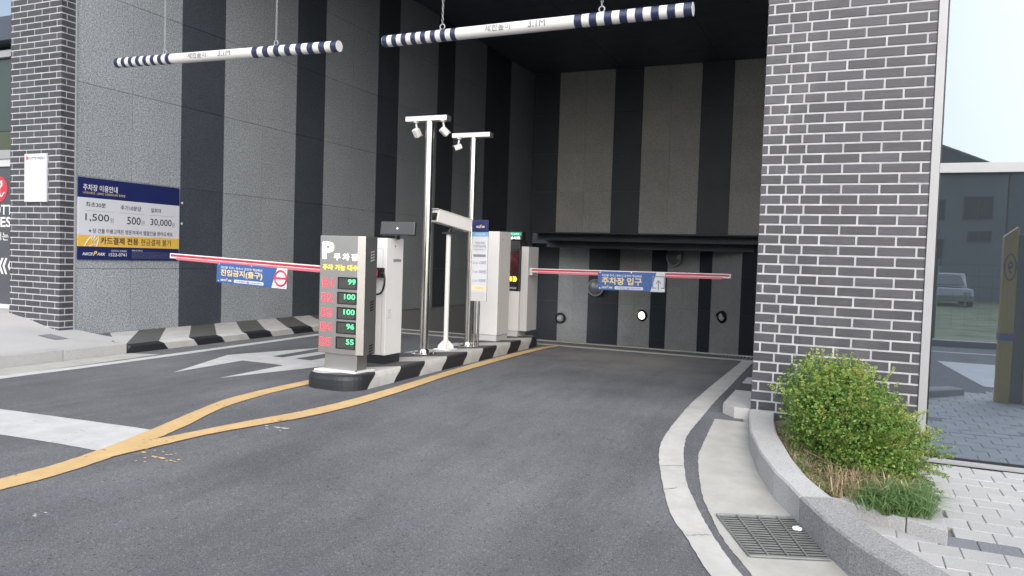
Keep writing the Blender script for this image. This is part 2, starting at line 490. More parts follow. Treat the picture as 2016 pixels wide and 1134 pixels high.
mb = MB()
mb.add([(-300, -300, -.6), (300, -300, -.6), (300, 10.9, -.6), (-300, 10.9, -.6)], [(0, 1, 2, 3)])
mb.add([(-300, 10.9, -.6), (-12, 10.9, -.6), (-12, 300, -.6), (-300, 300, -.6)], [(0, 1, 2, 3)])
mb.add([(1, 10.9, -.6), (300, 10.9, -.6), (300, 300, -.6), (1, 300, -.6)], [(0, 1, 2, 3)])
struct('ground', mb, M['ground'])

def frange(a, b, s):
    n = max(1, round((b - a) / s)); return [a + (b - a) * i / n for i in range(n + 1)]
xs = [-80, -50, -30, -20, -15, -12] + frange(-10, -1.6, .28) + frange(-1.5, 2.2, .1) + [2.6, 3.2, 4, 6, 9, 15, 30, 60]
ys = [-5.6, -4, -2.5] + frange(-1.5, 1.4, .3) + frange(1.6, 11.1, .1)
vid = {}
mb = MB(); fs = []; vs = []
def vv(i, j):
    if (i, j) not in vid:
        vid[(i, j)] = len(vs); vs.append((xs[i], ys[j], zr(xs[i], ys[j])))
    return vid[(i, j)]
for i in range(len(xs) - 1):
    for j in range(len(ys) - 1):
        cx, cy = (xs[i] + xs[i + 1]) / 2, (ys[j] + ys[j + 1]) / 2
        if cy > 6.9 and (cx < -9.75 or cx > -.78): continue
        if cx > kerb_x(cy) + .1 and cy > 1.5: continue
        if cx > 2.7 and cy > 1.6: continue
        fs.append((vv(i, j), vv(i + 1, j), vv(i + 1, j + 1), vv(i, j + 1)))
mb.add(vs, fs, 0, True)
struct('road', mb, M['asphalt'])

mb = MB()
mb.add([(-10.2, 11.77, 0), (-.7, 11.77, 0), (-.7, 24.0, -1.75), (-10.2, 24.0, -1.75), (-12, 31, -2.6), (0, 31, -2.6)], [(0, 1, 2, 3), (3, 2, 5, 4)])
mb.box((-10.2, 11.1, -.5), (-.7, 11.77, -.12))
struct('ramp', mb, M['ramp'])

def strip(name, left, right, m, lift, label, n=4, kind='structure', cap=None):
    """painted strip between two polylines, following the road's height"""
    def res(p, k):
        d = [0]
        for a, b in zip(p, p[1:]): d.append(d[-1] + math.hypot(b[0] - a[0], b[1] - a[1]))
        out = []
        for i in range(k + 1):
            t = d[-1] * i / k; j = 0
            while j < len(d) - 2 and d[j + 1] < t: j += 1
            u = (t - d[j]) / max(1e-6, d[j + 1] - d[j])
            p0 = p[max(j - 1, 0)]; p1 = p[j]; p2 = p[j + 1]; p3 = p[min(j + 2, len(p) - 1)]
            out.append(tuple(.5 * (2 * p1[q] + (p2[q] - p0[q]) * u + (2 * p0[q] - 5 * p1[q] + 4 * p2[q] - p3[q]) * u * u + (3 * p1[q] - p0[q] - 3 * p2[q] + p3[q]) * u ** 3) for q in (0, 1)))
        return out
    k = max(24, len(left) * 14)
    A, B = res(left, k), res(right, k)
    rnd = random.Random(len(left) * 7 + k)
    mb = MB(); vs = []
    for a, b in zip(A, B):
        ja, jb = (rnd.random() - .5) * .007, (rnd.random() - .5) * .007
        dx, dy = b[0] - a[0], b[1] - a[1]; q = max(1e-6, math.hypot(dx, dy))
        a2 = (a[0] - dx / q * ja, a[1] - dy / q * ja); b2 = (b[0] + dx / q * jb, b[1] + dy / q * jb)
        for i in range(n + 1):
            u = i / n; x, y = a2[0] + (b2[0] - a2[0]) * u, a2[1] + (b2[1] - a2[1]) * u
            vs.append((x, y, zr(x, y) + lift))
    fs = [(r * (n + 1) + i, r * (n + 1) + i + 1, (r + 1) * (n + 1) + i + 1, (r + 1) * (n + 1) + i) for r in range(k) for i in range(n)]
    mb.add(vs, fs)
    return struct(name, mb, m, label)

strip('yellow_line', [(-4.30, 1.5), (-4.38, 2.77), (-4.39, 3.08), (-4.47, 3.49), (-4.62, 3.98), (-4.78, 4.42), (-4.94, 4.87), (-5.04, 5.21), (-5.09, 5.71), (-5.10, 6.44), (-5.10, 8.5), (-5.10, 10.9)],
      [(-4.14, 1.5), (-4.20, 2.66), (-4.20, 2.95), (-4.27, 3.42), (-4.40, 3.86), (-4.55, 4.3), (-4.70, 4.65), (-4.82, 5.01), (-4.89, 5.44), (-4.93, 5.97), (-4.96, 8.5), (-4.96, 10.9)], M['yellow_line'], .006, 'yellow line running to the left side of the island')
strip('yellow_line', [(-4.46, 3.62), (-4.39, 3.90), (-4.34, 4.25), (-4.27, 4.69), (-4.18, 5.14), (-4.13, 5.85), (-4.15, 6.77), (-4.23, 8.19), (-4.25, 9.65), (-4.20, 10.7), (-4.08, 11.06)],
      [(-4.27, 3.40), (-4.25, 3.70), (-4.22, 4.14), (-4.13, 4.57), (-4.03, 4.97), (-3.96, 5.60), (-3.97, 6.44), (-4.05, 7.66), (-4.10, 9.26), (-4.09, 10.4), (-4.04, 10.98)], M['yellow_line'], .0085, 'yellow line running along the right side of the island')
strip('stop_line', [(-7.6, 3.80), (-6.18, 3.91), (-4.58, 4.03)], [(-7.6, 3.23), (-5.36, 3.39), (-4.36, 3.46)], M['white_line'], .0035, 'broad white stop line')
strip('edge_line', [(-7.60, 2.0), (-7.70, 4.87), (-7.70, 5.98), (-7.80, 8.5), (-7.88, 10.05), (-7.92, 11.05)], [(-7.44, 2.0), (-7.54, 4.78), (-7.54, 5.82), (-7.64, 8.4), (-7.72, 9.9), (-7.76, 11.05)], M['white_line'], .0035, 'white edge line')
# forked exit arrow painted on the left lane
mb = MB()
for poly in ([(-6.57, 5.98), (-6.64, 7.08), (-6.62, 7.57), (-6.68, 8.72), (-7.08, 7.52), (-7.13, 7.33)],
             [(-6.64, 7.08), (-6.00, 7.06), (-6.01, 7.57), (-6.62, 7.57)],
             [(-5.92, 5.99), (-5.64, 7.04), (-5.59, 7.26), (-6.02, 8.35), (-6.01, 7.57), (-6.00, 7.06)],
             [(-6.26, 7.57), (-6.26, 9.9), (-6.45, 9.9), (-6.45, 7.57)]):
    mb.add([(x, y, zr(x, y) + .0035) for x, y in reversed(poly)], [tuple(range(len(poly)))])
struct('road_marking', mb, M['white_line'], 'white forked arrow in the exit lane')
mb = MB()
rd = random.Random(3)
for (cx, cy, n, s) in ((-4.13, 3.62, 9, .05), (-3.98, 3.62, 5, .03), (-4.05, 3.5, 4, .04)):
    for i in range(n):
        x, y = cx + rd.gauss(0, .06), cy + rd.gauss(0, .05); r = s * rd.uniform(.15, .6)
        p = [(x + r * rd.uniform(.5, 1.2) * math.cos(a), y + .6 * r * rd.uniform(.5, 1.2) * math.sin(a)) for a in [2 * PI * k / 7 for k in range(7)]]
        mb.add([(a, b, zr(a, b) + .0045) for a, b in p], [tuple(range(7))])
struct('road_marking', mb, M['yellow_line'], 'yellow paint drips beside the fork of the lines')
mb = MB()
for (cx, cy, n, s) in ((-4.0, 4.62, 7, .06), (-3.7, 2.55, 3, .03), (-2.6, 6.9, 4, .02), (-3.2, 8.4, 4, .02)):
    for i in range(n):
        x, y = cx + rd.gauss(0, .07), cy + rd.gauss(0, .03); r = s * rd.uniform(.15, .5)
        p = [(x + r * rd.uniform(.5, 1.2) * math.cos(a), y + .6 * r * rd.uniform(.5, 1.2) * math.sin(a)) for a in [2 * PI * k / 7 for k in range(7)]]
        mb.add([(a, b, zr(a, b) + .0045) for a, b in p], [tuple(range(7))])
struct('road_marking', mb, M['white_line'], 'pale paint specks on the asphalt')

# pale concrete band and apron at the right
bl = [(-1.31, 11.05), (-1.32, 9.6), (-1.33, 8.57), (-1.33, 7.18), (-1.32, 6.35), (-1.29, 5.90), (-1.19, 5.46), (-1.06, 5.03), (-.92, 4.64), (-.80, 4.43), (-.69, 4.21), (-.59, 4.02), (-.2, 3.3), (.3, 2.5)]
br = [(-1.15, 11.05), (-1.15, 9.6), (-1.14, 8.47), (-1.14, 7.02), (-1.15, 6.32), (-1.11, 5.94), (-1.04, 5.59), (-.94, 5.21), (-.81, 4.87), (-.73, 4.68), (-.62, 4.44), (-.44, 4.10), (-.06, 3.45), (.46, 2.6)]
strip('gutter_band', bl, br, M['band'], .006, 'pale concrete band curving round the entrance')
mb = MB()
for (ax_, ay_, bx_, by_) in ((-1.19, 5.47, -1.045, 5.56), (-1.33, 7.2, -1.14, 7.16), (-.80, 4.44, -.66, 4.52), (-1.32, 8.9, -1.145, 8.86), (-1.07, 5.04, -1.0, 5.12)):
    pts = []
    for k in range(9):
        u = k / 8; pts.append((ax_ + (bx_ - ax_) * u + rd.gauss(0, .006), ay_ + (by_ - ay_) * u + rd.gauss(0, .010)))
    for (xa, ya), (xb, yb) in zip(pts, pts[1:]):
        w_ = rd.uniform(.0015, .005)
        mb.add([(xa, ya - w_, zr(xa, ya) + .0095), (xb, yb - w_, zr(xb, yb) + .0095), (xb, yb + w_, zr(xb, yb) + .0095), (xa, ya + w_, zr(xa, ya) + .0095)], [(0, 1, 2, 3)])
struct('crack', mb, M['joint'], 'fine cracks across the pale concrete band')
strip('apron', [(-1.03, 6.90), (-1.00, 6.22), (-.98, 5.85), (-.92, 5.51), (-.81, 5.06), (-.71, 4.79), (-.59, 4.49), (-.39, 4.13), (0.0, 3.4), (.5, 2.6)],
      [(-.74, 6.90), (-.60, 6.2), (-.46, 5.67), (-.32, 5.27), (-.14, 4.92), (-.06, 4.73), (.07, 4.50), (.22, 4.2), (.72, 3.45), (1.3, 2.75)], M['concrete'], .004, 'pale concrete gutter beside the granite kerb')

# ---- left kerb walk (black and white), pavement
def kl(y, k):      # x of the walk's outer edge
    return -8.18
mb = MB()
bnd = [6.75 + .5 * k for k in range(-1, 9)]
for k, y0 in enumerate(bnd):
    y1 = y0 + .5
    white = (k % 2 == 0)
    if k == 0:
        mb.add([(-8.23, 6.62, .11), (-8.23, 6.75, .11), (-9.80, 8.27, .068), (-9.80, 7.77, .068)], [(0, 1, 2, 3)], 2)
        continue
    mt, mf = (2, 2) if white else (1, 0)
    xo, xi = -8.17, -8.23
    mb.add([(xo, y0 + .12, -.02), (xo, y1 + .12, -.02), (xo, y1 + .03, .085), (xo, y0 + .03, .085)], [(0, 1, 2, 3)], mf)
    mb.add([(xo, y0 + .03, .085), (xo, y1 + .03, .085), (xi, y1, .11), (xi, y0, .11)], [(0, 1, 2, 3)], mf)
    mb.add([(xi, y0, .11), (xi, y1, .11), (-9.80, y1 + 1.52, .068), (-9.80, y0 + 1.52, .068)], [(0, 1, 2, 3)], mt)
mb.add([(-8.17, 6.87, -.02), (-8.17, 6.78, .085), (-8.20, 6.7, .0), (-8.23, 6.75, .11), (-8.25, 6.62, .10), (-8.25, 6.62, -.02)], [(0, 1, 3, 2), (2, 3, 4, 5)], 0)
ya = bnd[-1] + .5
mb.add([(-8.17, ya + .1, -.02), (-8.17, 11.1, -.02), (-8.2, 11.1, .1), (-8.2, ya, .1), (-9.8, 11.1, .07), (-9.8, ya + 1.52, .07)], [(0, 1, 2, 3), (3, 2, 4)], 1)
struct('kerb', mb, [M['kerb_black'], M['kerb_black_top'], M['kerb_white']], 'black and white striped kerb walk below the granite wall')
# sloping pavement at the left
def zs(x, y):
    u = min(1, max(0, (-x - 8.4) / 2.6))
    return .12 + .20 * u * u * smooth((y - 4.6) / 2.4) * 1.05 + .03 * u - .045 * smooth((y - 6.3) / .7) * smooth((-8.3 - x) / .5) * (1 - smooth((-x - 9.9) / .6)) * 1.0
mb = MB(); gx = frange(-14, -8.33, .21); gy = [-1, 1, 2, 3, 4] + frange(4.4, 7.2, .2)
vs = [(x, y if y < 7.1 else (7.25 if x > -9.82 else 7.25), zs(x, y)) for y in gy for x in gx]
nx = len(gx)
mb.add(vs, [(j * nx + i, j * nx + i + 1, (j + 1) * nx + i + 1, (j + 1) * nx + i) for j in range(len(gy) - 1) for i in range(nx - 1) if not (gy[j] >= 6.55 and gx[i] > -9.05 + (7.25 - gy[j]) * 1.1)], 0, True)
struct('pavement', mb, M['paver'], 'pale sloping pavement beside the left brick pier')
mb = MB()
mb.add([(-8.23, 6.62, .10), (-9.80, 7.77, .067), (-9.80, 7.0, .067), (-9.3, 6.5, .07), (-8.4, 6.5, .08)], [(0, 1, 2, 3, 4)])
struct('asphalt_patch', mb, M['asphalt'], 'dark asphalt wedge between pavement and striped kerb')
# kerb stones of that pavement
kt = tag(thing('granite_kerb', 'pale granite kerb edging the pavement at the left', 'kerb', (-8.2, 5, 0)))
ys_ = [6.72, 5.88, 4.9, 3.9, 2.9, 1.9, .9, -.1, -1.0]
for a, b in zip(ys_, ys_[1:]):
    mb = MB(); xo = -8.17
    mb.box((xo - .16, b + .003, -.2), (xo, a - .003, .135 if a < 6.7 else .13))
    obj('kerb_stone', mb, M['kerb'], kt, .008)
strip('gutter_band', [(-8.16, 1.0), (-8.16, 4.0), (-8.16, 5.2), (-8.16, 6.75)], [(-7.62, 1.0), (-7.70, 4.0), (-7.70, 5.1), (-7.80, 6.9)], M['concrete'], .003, 'pale concrete gutter beside the left pavement')
for (x, y, w, d) in ((-9.45, 6.45, .42, .24), (-9.95, 5.95, .30, .2)):
    mb = MB()
    p = [(x, y), (x + w, y - .06), (x + w - .1, y + d - .05), (x - .1, y + d)]
    mb.add([(a, b, zs(a, b) + .006) for a, b in p], [(0, 1, 2, 3)])
    struct('pavement_tile', mb, M['paver_dark'], 'grey tile in the left pavement')

# ---- right pavement: pavers one by one
pv = tag(thing('pavement', None, None, (.9, 5.5, -.2)), 'pale concrete pavers before the glass front', None, None, 'structure')
mb = MB()
mb.add([(-.2, 5.2, -.222), (.62, 3.5, -.222), (1.9, 2.35, -.222), (2.9, 1.75, -.222), (60, 1.6, -.222), (60, 7.02, -.222), (-.2, 7.02, -.222)], [tuple(range(7))])
obj('bed', mb, M['joint'], pv)
mb = MB()
mb.add([(2.72, 1.9, -.2), (60, 1.75, -.2), (60, 6.96, -.2), (2.72, 6.96, -.2)], [(0, 1, 2, 3)])
def mk_paver_tex():
    m = mat('laid_pavers', rough=.8, spec=.3); t = NT(m)
    b = t.new('ShaderNodeTexBrick')
    b.inputs['Scale'].default_value = 1.0; b.inputs['Brick Width'].default_value = .21; b.inputs['Row Height'].default_value = .187
    b.inputs['Mortar Size'].default_value = .003
    b.inputs['Color1'].default_value = (.36, .36, .365, 1); b.inputs['Color2'].default_value = (.385, .385, .39, 1); b.inputs['Mortar'].default_value = (.3, .3, .3, 1)
    t.l.new(t.pos, b.inputs['Vector']); t.color(b.outputs[0]); return m
obj('paver_field', mb, mk_paver_tex(), pv)
PW, PD = .21, .187
pm = [MB() for _ in range(3)]
pmesh = []
for k in range(3):
    w, d = PW / 2 - .0016, PD / 2 - .0016
    q = MB(); q.box((-w, -d, -.05), (w, d, 0))
    pmesh.append(q.mesh('paver', bevel=.004, seg=1))
npv = 0
for r in range(27):
    yc = 6.96 - PD * (r + .5)
    for c in range(-4, 16):
        xc = .64 + PW * c + (PW / 2 if r % 2 else 0)
        if xc > 2.72 - PW / 2 + .04: continue
        if xc < kerb_x(yc) + .10: continue
        if xc < .58 and yc > 5.31 - xc * .545: continue
        dark = (r, c) in ((10, 0), (10, 1), (8, 5))
        me = pmesh[npv % 3]
        if dark:
            me = me.copy(); me.materials.clear()
        o = bpy.data.objects.new('paver', me); C.objects.link(o)
        if not me.materials: me.materials.append(M['paver_dark'] if dark else M['paver'])
        o.parent = pv
        o.location = Vector((xc, yc, -.2 + random.uniform(-.0025, .0025))) - Vector(pv.location)
        o.rotation_euler = (random.gauss(0, .006), random.gauss(0, .006), random.gauss(0, .006))
        npv += 1

# ---- curved granite kerb at the right
OUT = [(-.755, 6.97, .075), (-.70, 6.55, .073), (-.65, 6.17, .07), (-.53, 5.67, .035), (-.39, 5.27, .002), (-.29, 5.09, -.022), (-.21, 4.92, -.045), (-.06, 4.6, -.065), (.0, 4.5, -.072), (.07, 4.37, -.078), (.35, 3.97, -.09), (.62, 3.6, -.1), (1.25, 2.8, -.12)]
INN = [(-.54, 6.97, .075), (-.50, 6.55, .073), (-.45, 6.17, .07), (-.30, 5.55, .035), (-.19, 5.25, .002), (-.11, 5.12, -.022), (-.02, 4.99, -.045), (.12, 4.73, -.065), (.19, 4.6, -.072), (.25, 4.5, -.078), (.52, 4.12, -.09), (.78, 3.76, -.1), (1.41, 2.97, -.12)]
gk = thing('granite_kerb', 'curved granite kerb round the planter at the brick corner', 'kerb', (-.4, 5.3, -.2))
def kerb_piece(i0, i1, m):
    mb = MB()
    def sub(P, n=4):
        out = []
        for a, b in zip(P, P[1:]):
            for k in range(n): out.append(tuple(a[q] + (b[q] - a[q]) * k / n for q in range(3)))
        return out + [P[-1]]
    A, B = sub(OUT[i0:i1 + 1]), sub(INN[i0:i1 + 1])
    # trim 2 mm for the open joints
    def mv(p, q, d=.003):
        v = Vector(q) - Vector(p); return tuple(Vector(p) + v.normalized() * d)
    A[0], A[-1], B[0], B[-1] = mv(A[0], A[1]), mv(A[-1], A[-2]), mv(B[0], B[1]), mv(B[-1], B[-2])
    vs = []
    for a, b in zip(A, B):
        a, b = Vector(a), Vector(b); d = (b - a).normalized() * .012
        vs += [(a.x, a.y, -.45), (a.x, a.y, a.z - .012), tuple(a + d), tuple(b - d), (b.x, b.y, b.z - .012), (b.x, b.y, -.45)]
    n = len(A); fs = []
    for i in range(n - 1):
        for k in range(5): fs.append((i * 6 + k, (i + 1) * 6 + k, (i + 1) * 6 + k + 1, i * 6 + k + 1))
    fs += [tuple(range(6)), tuple((n - 1) * 6 + k for k in range(5, -1, -1))]
    mb.add(vs, fs)
    obj('kerb_stone', mb, m, gk)
kerb_piece(0, 6, M['kerb']); kerb_piece(6, 10, M['kerb_rough']); kerb_piece(10, 12, M['kerb_rough'])

pk = thing('planter_kerb', 'low granite kerb stones along the front and glass side of the planter', 'kerb', (.5, 5, -.2))
for poly, zt in (([(-.06, 5.255), (.375, 5.02), (.375, 5.18), (-.06, 5.42)], -.116), ([(.38, 5.015), (.58, 4.90), (.585, 5.10), (.38, 5.175)], -.113)):
    mb = MB(); mb.prism(poly, -.3, zt); obj('kerb_stone', mb, M['kerb'], pk, .008)
for y0, y1 in ((5.108, 5.66), (5.666, 6.3), (6.306, 6.93)):
    mb = MB(); mb.box((.455, y0, -.3), (.585, y1, -.115)); obj('kerb_stone', mb, M['kerb'], pk, .008)
mb = MB()
def zsoil(x, y): return -.115 + .12 * smooth((.2 - x) / .7) * smooth((y - 5.0) / 1.2) + .02 * math.sin(x * 13) * math.cos(y * 9)
gx = frange(-.62, .50, .07); gy = frange(4.95, 7.0, .1); nx = len(gx)
mb.add([(x, y, zsoil(x, y)) for y in gy for x in gx], [(j * nx + i, j * nx + i + 1, (j + 1) * nx + i + 1, (j + 1) * nx + i) for j in range(len(gy) - 1) for i in range(nx - 1) if gx[i] > kerb_x(gy[j]) + .05 and not (gy[j] < 5.0 + (.5 - gx[i]) * .45)], 0, True)
struct('soil', mb, M['soil'], 'dry soil in the planter')

# white painted kerb block inside the entrance at the brick corner
mb = MB()
mb.prism([(-1.0, 7.16), (-.88, 7.02), (-.745, 7.02), (-.745, 8.0), (-1.0, 8.0)], -.08, .075, 0)
mb.box((-1.0, 8.0, -.08), (-.745, 8.5, .075), 1); mb.box((-1.0, 8.5, -.08), (-.745, 9.0, .075), 0); mb.box((-1.0, 9.0, -.08), (-.745, 11.1, .075), 1)
struct('kerb', mb, [M['kerb_white'], M['kerb_black_top']], 'white and black kerb end inside the brick corner')

# drain grate by the kerb
gr = thing('drain_grate', 'galvanised drain grate set in the gutter by the kerb', 'drain grate', (-.35, 4.67, -.24))
G0, G1, G2, G3 = [Vector(p) for p in ((-.68, 4.81, 0), (-.215, 5.0, 0), (-.02, 4.50, 0), (-.43, 4.34, 0))]
def gp(u, v, dz=0.0):
    p = (G0 * (1 - u) + G1 * u) * (1 - v) + (G3 * (1 - u) + G2 * u) * v
    return Vector((p.x, p.y, zr(p.x, p.y) + .008 + dz))
mb = MB(); mb.add([gp(0, 0, -.003), gp(1, 0, -.003), gp(1, 1, -.003), gp(0, 1, -.003)], [(0, 1, 2, 3)]); obj('pit_shade', mb, M['pit_shade'], gr)  # flat dark sheet, the shade under the bars put into its colour
mb = MB()
for a, b in (((0, 0), (1, 0)), ((1, 0), (1, 1)), ((1, 1), (0, 1)), ((0, 1), (0, 0))):
    mb.tube([gp(*a, .003), gp(*b, .003)], .008, 4)
obj('frame', mb, M['grate'], gr)
for i in range(17):
    v = (i + .6) / 17.2
    a, b = gp(.015, v, .004), gp(.985, v, .004); d = (b - a) / 2
    mb = MB(); w = (gp(.5, v + .0105) - gp(.5, v)); mb.obox((a + b) / 2, d, w, (0, 0, .0018)); obj('bar', mb, M['grate'], gr)
for u in (.24, .49, .73):
    mb = MB(); mb.tube([gp(u, .02, .0095), gp(u, .98, .0095)], .006, 6); obj('cross_rod', mb, M['grate'], gr)
sp = MB()
pc = gp(.86, .33, .014)
for k in range(3):
    sp.dome(pc + Vector((.012 * k - .01, .016 * (k % 2), 0)), (.3 - .2 * k, -.5, 1), .017, .008, 9, 2)
tag(obj('paper_scrap', sp, M['paper']), 'small white crumpled paper scrap lying on the drain grate', 'litter')

# trench drain at the head of the ramp
td = thing('trench_drain', 'long trench drain crossing the head of the ramp', 'drain', (-5, 11.4, 0))
mb = MB()
mb.box((-9.7, 11.10, -.1), (-.76, 11.24, .004)); mb.box((-9.7, 11.66, -.1), (-.76, 11.77, .004)); obj('rim', mb, M['concrete'], td)
mb = MB(); mb.box((-9.7, 11.25, -.1), (-.76, 11.65, -.04)); obj('channel', mb, M['pit_shade'], td)
mb = MB()
for k in range(178):
    x = -9.66 + .05 * k
    mb.box((x, 11.25, -.03), (x + .03, 11.65, .0))
tag(obj('grating', mb, M['grate'], td), kind='stuff')

# ================================================================= BRICKWORK
def brick_mesh(w, h, axis):
    q = MB()
    if axis == 'x': q.box((-w / 2, -.02, -h / 2), (w / 2, .02, h / 2))
    else: q.box((-.02, -w / 2, -h / 2), (.02, w / 2, h / 2))
    return q.mesh('brick', bevel=.0025, seg=1)
BC = {}
def brick(parent, w, h, axis, c, stuffmb=None):
    if stuffmb is not None:
        d = (w / 2, .02, h / 2) if axis == 'x' else (.02, w / 2, h / 2)
        stuffmb.box((c[0] - d[0], c[1] - d[1], c[2] - d[2]), (c[0] + d[0], c[1] + d[1], c[2] + d[2])); return
    k = (round(w, 3), axis)
    if k not in BC:
        BC[k] = brick_mesh(w, h, axis); BC[k].materials.append(M['brick'])
    o = bpy.data.objects.new('brick', BC[k]); C.objects.link(o)
    o.parent = parent
    o.location = Vector(c) - Vector(parent.location)
CR, JT = .0862, .016
# right wall
bw = thing('brick_wall', 'dark brick wall with pale joints between the entrance and the glass front', 'brick wall', (-.1, 7.0, 0))
mb = MB(); mb.box((-.735, 7.006, -.35), (.562, 7.55, 7.4)); obj('mortar', mb, M['mortar'], bw)
A = [.064, .155, .15, .29, .29, .296, .06]; Bq = [.184, .15, .17, .29, .298, .213]
st = MB()
zb = .073 - CR * 5
for r in range(86):
    z = zb + CR * (r + .5); x = -.740
    for w in (A if r % 2 else Bq):
        ww = w - JT if x + w < .55 else .562 - x
        brick(bw, ww, CR - JT, 'x', (x + ww / 2, 7.02, z), None if 2 <= r <= 45 else st)
        x += w
tag(obj('brick', st, M['brick'], bw), kind='stuff')
# left pier
bp = thing('brick_pier', 'dark brick pier with pale joints left of the granite wall', 'brick pier', (-10.3, 7.0, 0))
mb = MB(); mb.box((-10.865, 7.006, -.2), (-9.826, 7.205, 7.4)); obj('mortar', mb, M['mortar'], bp)
A = [.05, .305, .305, .305, .085]; Bq = [.205, .305, .305, .235]
st = MB()
for r in range(86):
    z = .02 + .0868 * (r + .5); x = -10.87
    row = A if r % 2 else Bq
    for i, w in enumerate(row):
        ww = w - JT if i < len(row) - 1 else -9.822 - x
        brick(bp, ww, CR - JT, 'x', (x + ww / 2, 7.02, z), None if 1 <= r <= 55 else st)
        x += w
    for (a, b) in (((7.0405, 7.205),) if r % 2 else ((7.0405, 7.075), (7.0895, 7.205))):
        brick(bp, b - a, CR - JT, 'y', (-9.840, (a + b) / 2, z), None if 1 <= r <= 34 else st)
tag(obj('brick', st, M['brick'], bp), kind='stuff')

# ================================================================= GRANITE WALLS OF THE ENTRANCE
def granite_wall(t, cols, zsr, place, mats, gap=.006):
    for (a, b, m) in cols:
        for z0, z1 in zip(zsr, zsr[1:]):
            mb = MB(); place(mb, a + gap / 2, b - gap / 2, z0 + gap / 2, z1 - gap / 2)
            obj('granite_panel', mb, mats[m], t)
ZC = [0.0, 1.0, 2.29, 3.58, 4.87, 6.16, 7.43]
gwl = thing('granite_wall', 'tall striped granite side wall of the parking entrance, at left', 'granite wall', (-9.85, 15, 0))
mb = MB(); mb.box((-10.2, 7.215, -.1), (-9.835, 23.9, 7.43)); mb.box((-10.2, 11.8, -3), (-9.835, 23.9, -.1)); obj('backing', mb, M['granite_joint'], gwl)
cols = [(7.225, 8.12, 'L'), (8.12, 9.02, 'L'), (9.02, 9.93, 'D'), (9.93, 10.85, 'L'), (10.85, 11.76, 'L'), (11.76, 12.62, 'D'), (12.62, 13.55, 'L'), (13.55, 14.48, 'L'), (14.48, 15.34, 'D'),
        (15.34, 16.25, 'L'), (16.25, 17.16, 'L'), (17.16, 18.06, 'D'), (18.06, 19.0, 'L'), (19.0, 19.96, 'L'), (19.96, 20.85, 'D'), (20.85, 21.7, 'D'), (21.7, 22.65, 'L'), (22.65, 23.6, 'L')]
granite_wall(gwl, cols, ZC, lambda mb, a, b, z0, z1: mb.box((-9.836, a, z0), (-9.812, b, z1)), {'L': M['light_granite'], 'D': M['dark_granite']})
mb = MB(); mb.box((-9.825, 7.206, 0), (-9.80, 7.224, 7.43)); obj('edge_trim', mb, M['aluminium'], gwl)

gwb = thing('granite_wall', 'brown and black striped granite wall above the ramp opening', 'granite wall', (-5, 23.6, 2.2))
mb = MB(); mb.box((-9.8, 23.64, 2.25), (-.7, 24.1, 7.43)); obj('backing', mb, M['granite_joint'], gwb)
cols = [(-9.81, -8.90, 'D'), (-8.90, -7.97, 'T'), (-7.97, -7.04, 'T'), (-7.04, -6.12, 'D'), (-6.12, -5.22, 'T'), (-5.22, -4.32, 'T'), (-4.32, -3.37, 'D'), (-3.37, -2.45, 'T'), (-2.45, -1.55, 'T'), (-1.55, -.74, 'D')]
granite_wall(gwb, cols, [2.235, 3.55, 4.80, 6.06, 7.43], lambda mb, a, b, z0, z1: mb.box((a, 23.6, z0), (b, 23.625, z1)), {'T': M['tan_granite'], 'D': M['dark_granite']})

gwr = thing('granite_wall', 'striped granite wall lining the inside of the brick corner', 'granite wall', (-.75, 15, 0))
mb = MB(); mb.box((-.70, 7.56, -3), (-.3, 24, 7.43)); obj('backing', mb, M['granite_joint'], gwr)
cols = []
y = 7.56; i = 0
while y < 23.5:
    cols.append((y, min(y + .91, 23.6), 'LLD'[i % 3])); y += .91; i += 1
granite_wall(gwr, cols, ZC, lambda mb, a, b, z0, z1: mb.box((-.735, a, z0), (-.702, b, z1)), {'L': M['light_granite'], 'D': M['dark_granite']})

# curved wall down in the ramp
cw = thing('ramp_wall', 'curved striped granite wall at the foot of the ramp', 'granite wall', (-5, 26.5, -1.5))
CX, CY, RR = -8.64, 20.0, 7.84
ed = [(28, 41, 'D'), (41, 45.8, 'D'), (45.8, 50.9, 'L'), (50.9, 56.0, 'L'), (56.0, 60.1, 'D'), (60.1, 65.1, 'L'), (65.1, 70.1, 'L'), (70.1, 74.9, 'D'), (74.9, 79.6, 'L'), (79.6, 84.3, 'L'), (84.3, 88.7, 'D'), (88.7, 93.2, 'D'), (93.2, 97.5, 'L'), (97.5, 101.8, 'L'), (101.8, 107, 'D'), (107, 115, 'D')]
for a0, a1, m in ed:
    for z0, z1 in ((-3, -1.47), (-1.47, -.27), (-.27, .96), (.96, 2.6)):
        mb = MB(); vs = []
        for k in range(4):
            a = math.radians(a0 + .02 + (a1 - a0 - .04) * k / 3)
            for rr in (RR, RR + .03):
                for z in (z0 + .003, z1 - .003): vs.append((CX + rr * math.cos(a), CY + rr * math.sin(a), z))
        fs = []
        for k in range(3):
            b = k * 4
            fs += [(b, b + 4, b + 5, b + 1), (b + 1, b + 5, b + 7, b + 3), (b, b + 2, b + 6, b + 4)]
        fs += [(0, 1, 3, 2), (12, 14, 15, 13)]
        mb.add(vs, fs); obj('granite_panel', mb, {'L': M['light_granite_lit'], 'D': M['dark_granite']}[m], cw)
mb = MB(); vs = []
for k in range(31):
    a = math.radians(-10 + 130 * k / 30)
    for z in (-3.2, 2.7): vs.append((CX + (RR + .032) * math.cos(a), CY + (RR + .032) * math.sin(a), z))
mb.add(vs, [(2 * k, 2 * k + 2, 2 * k + 3, 2 * k + 1) for k in range(30)]); obj('backing', mb, M['granite_joint'], cw)
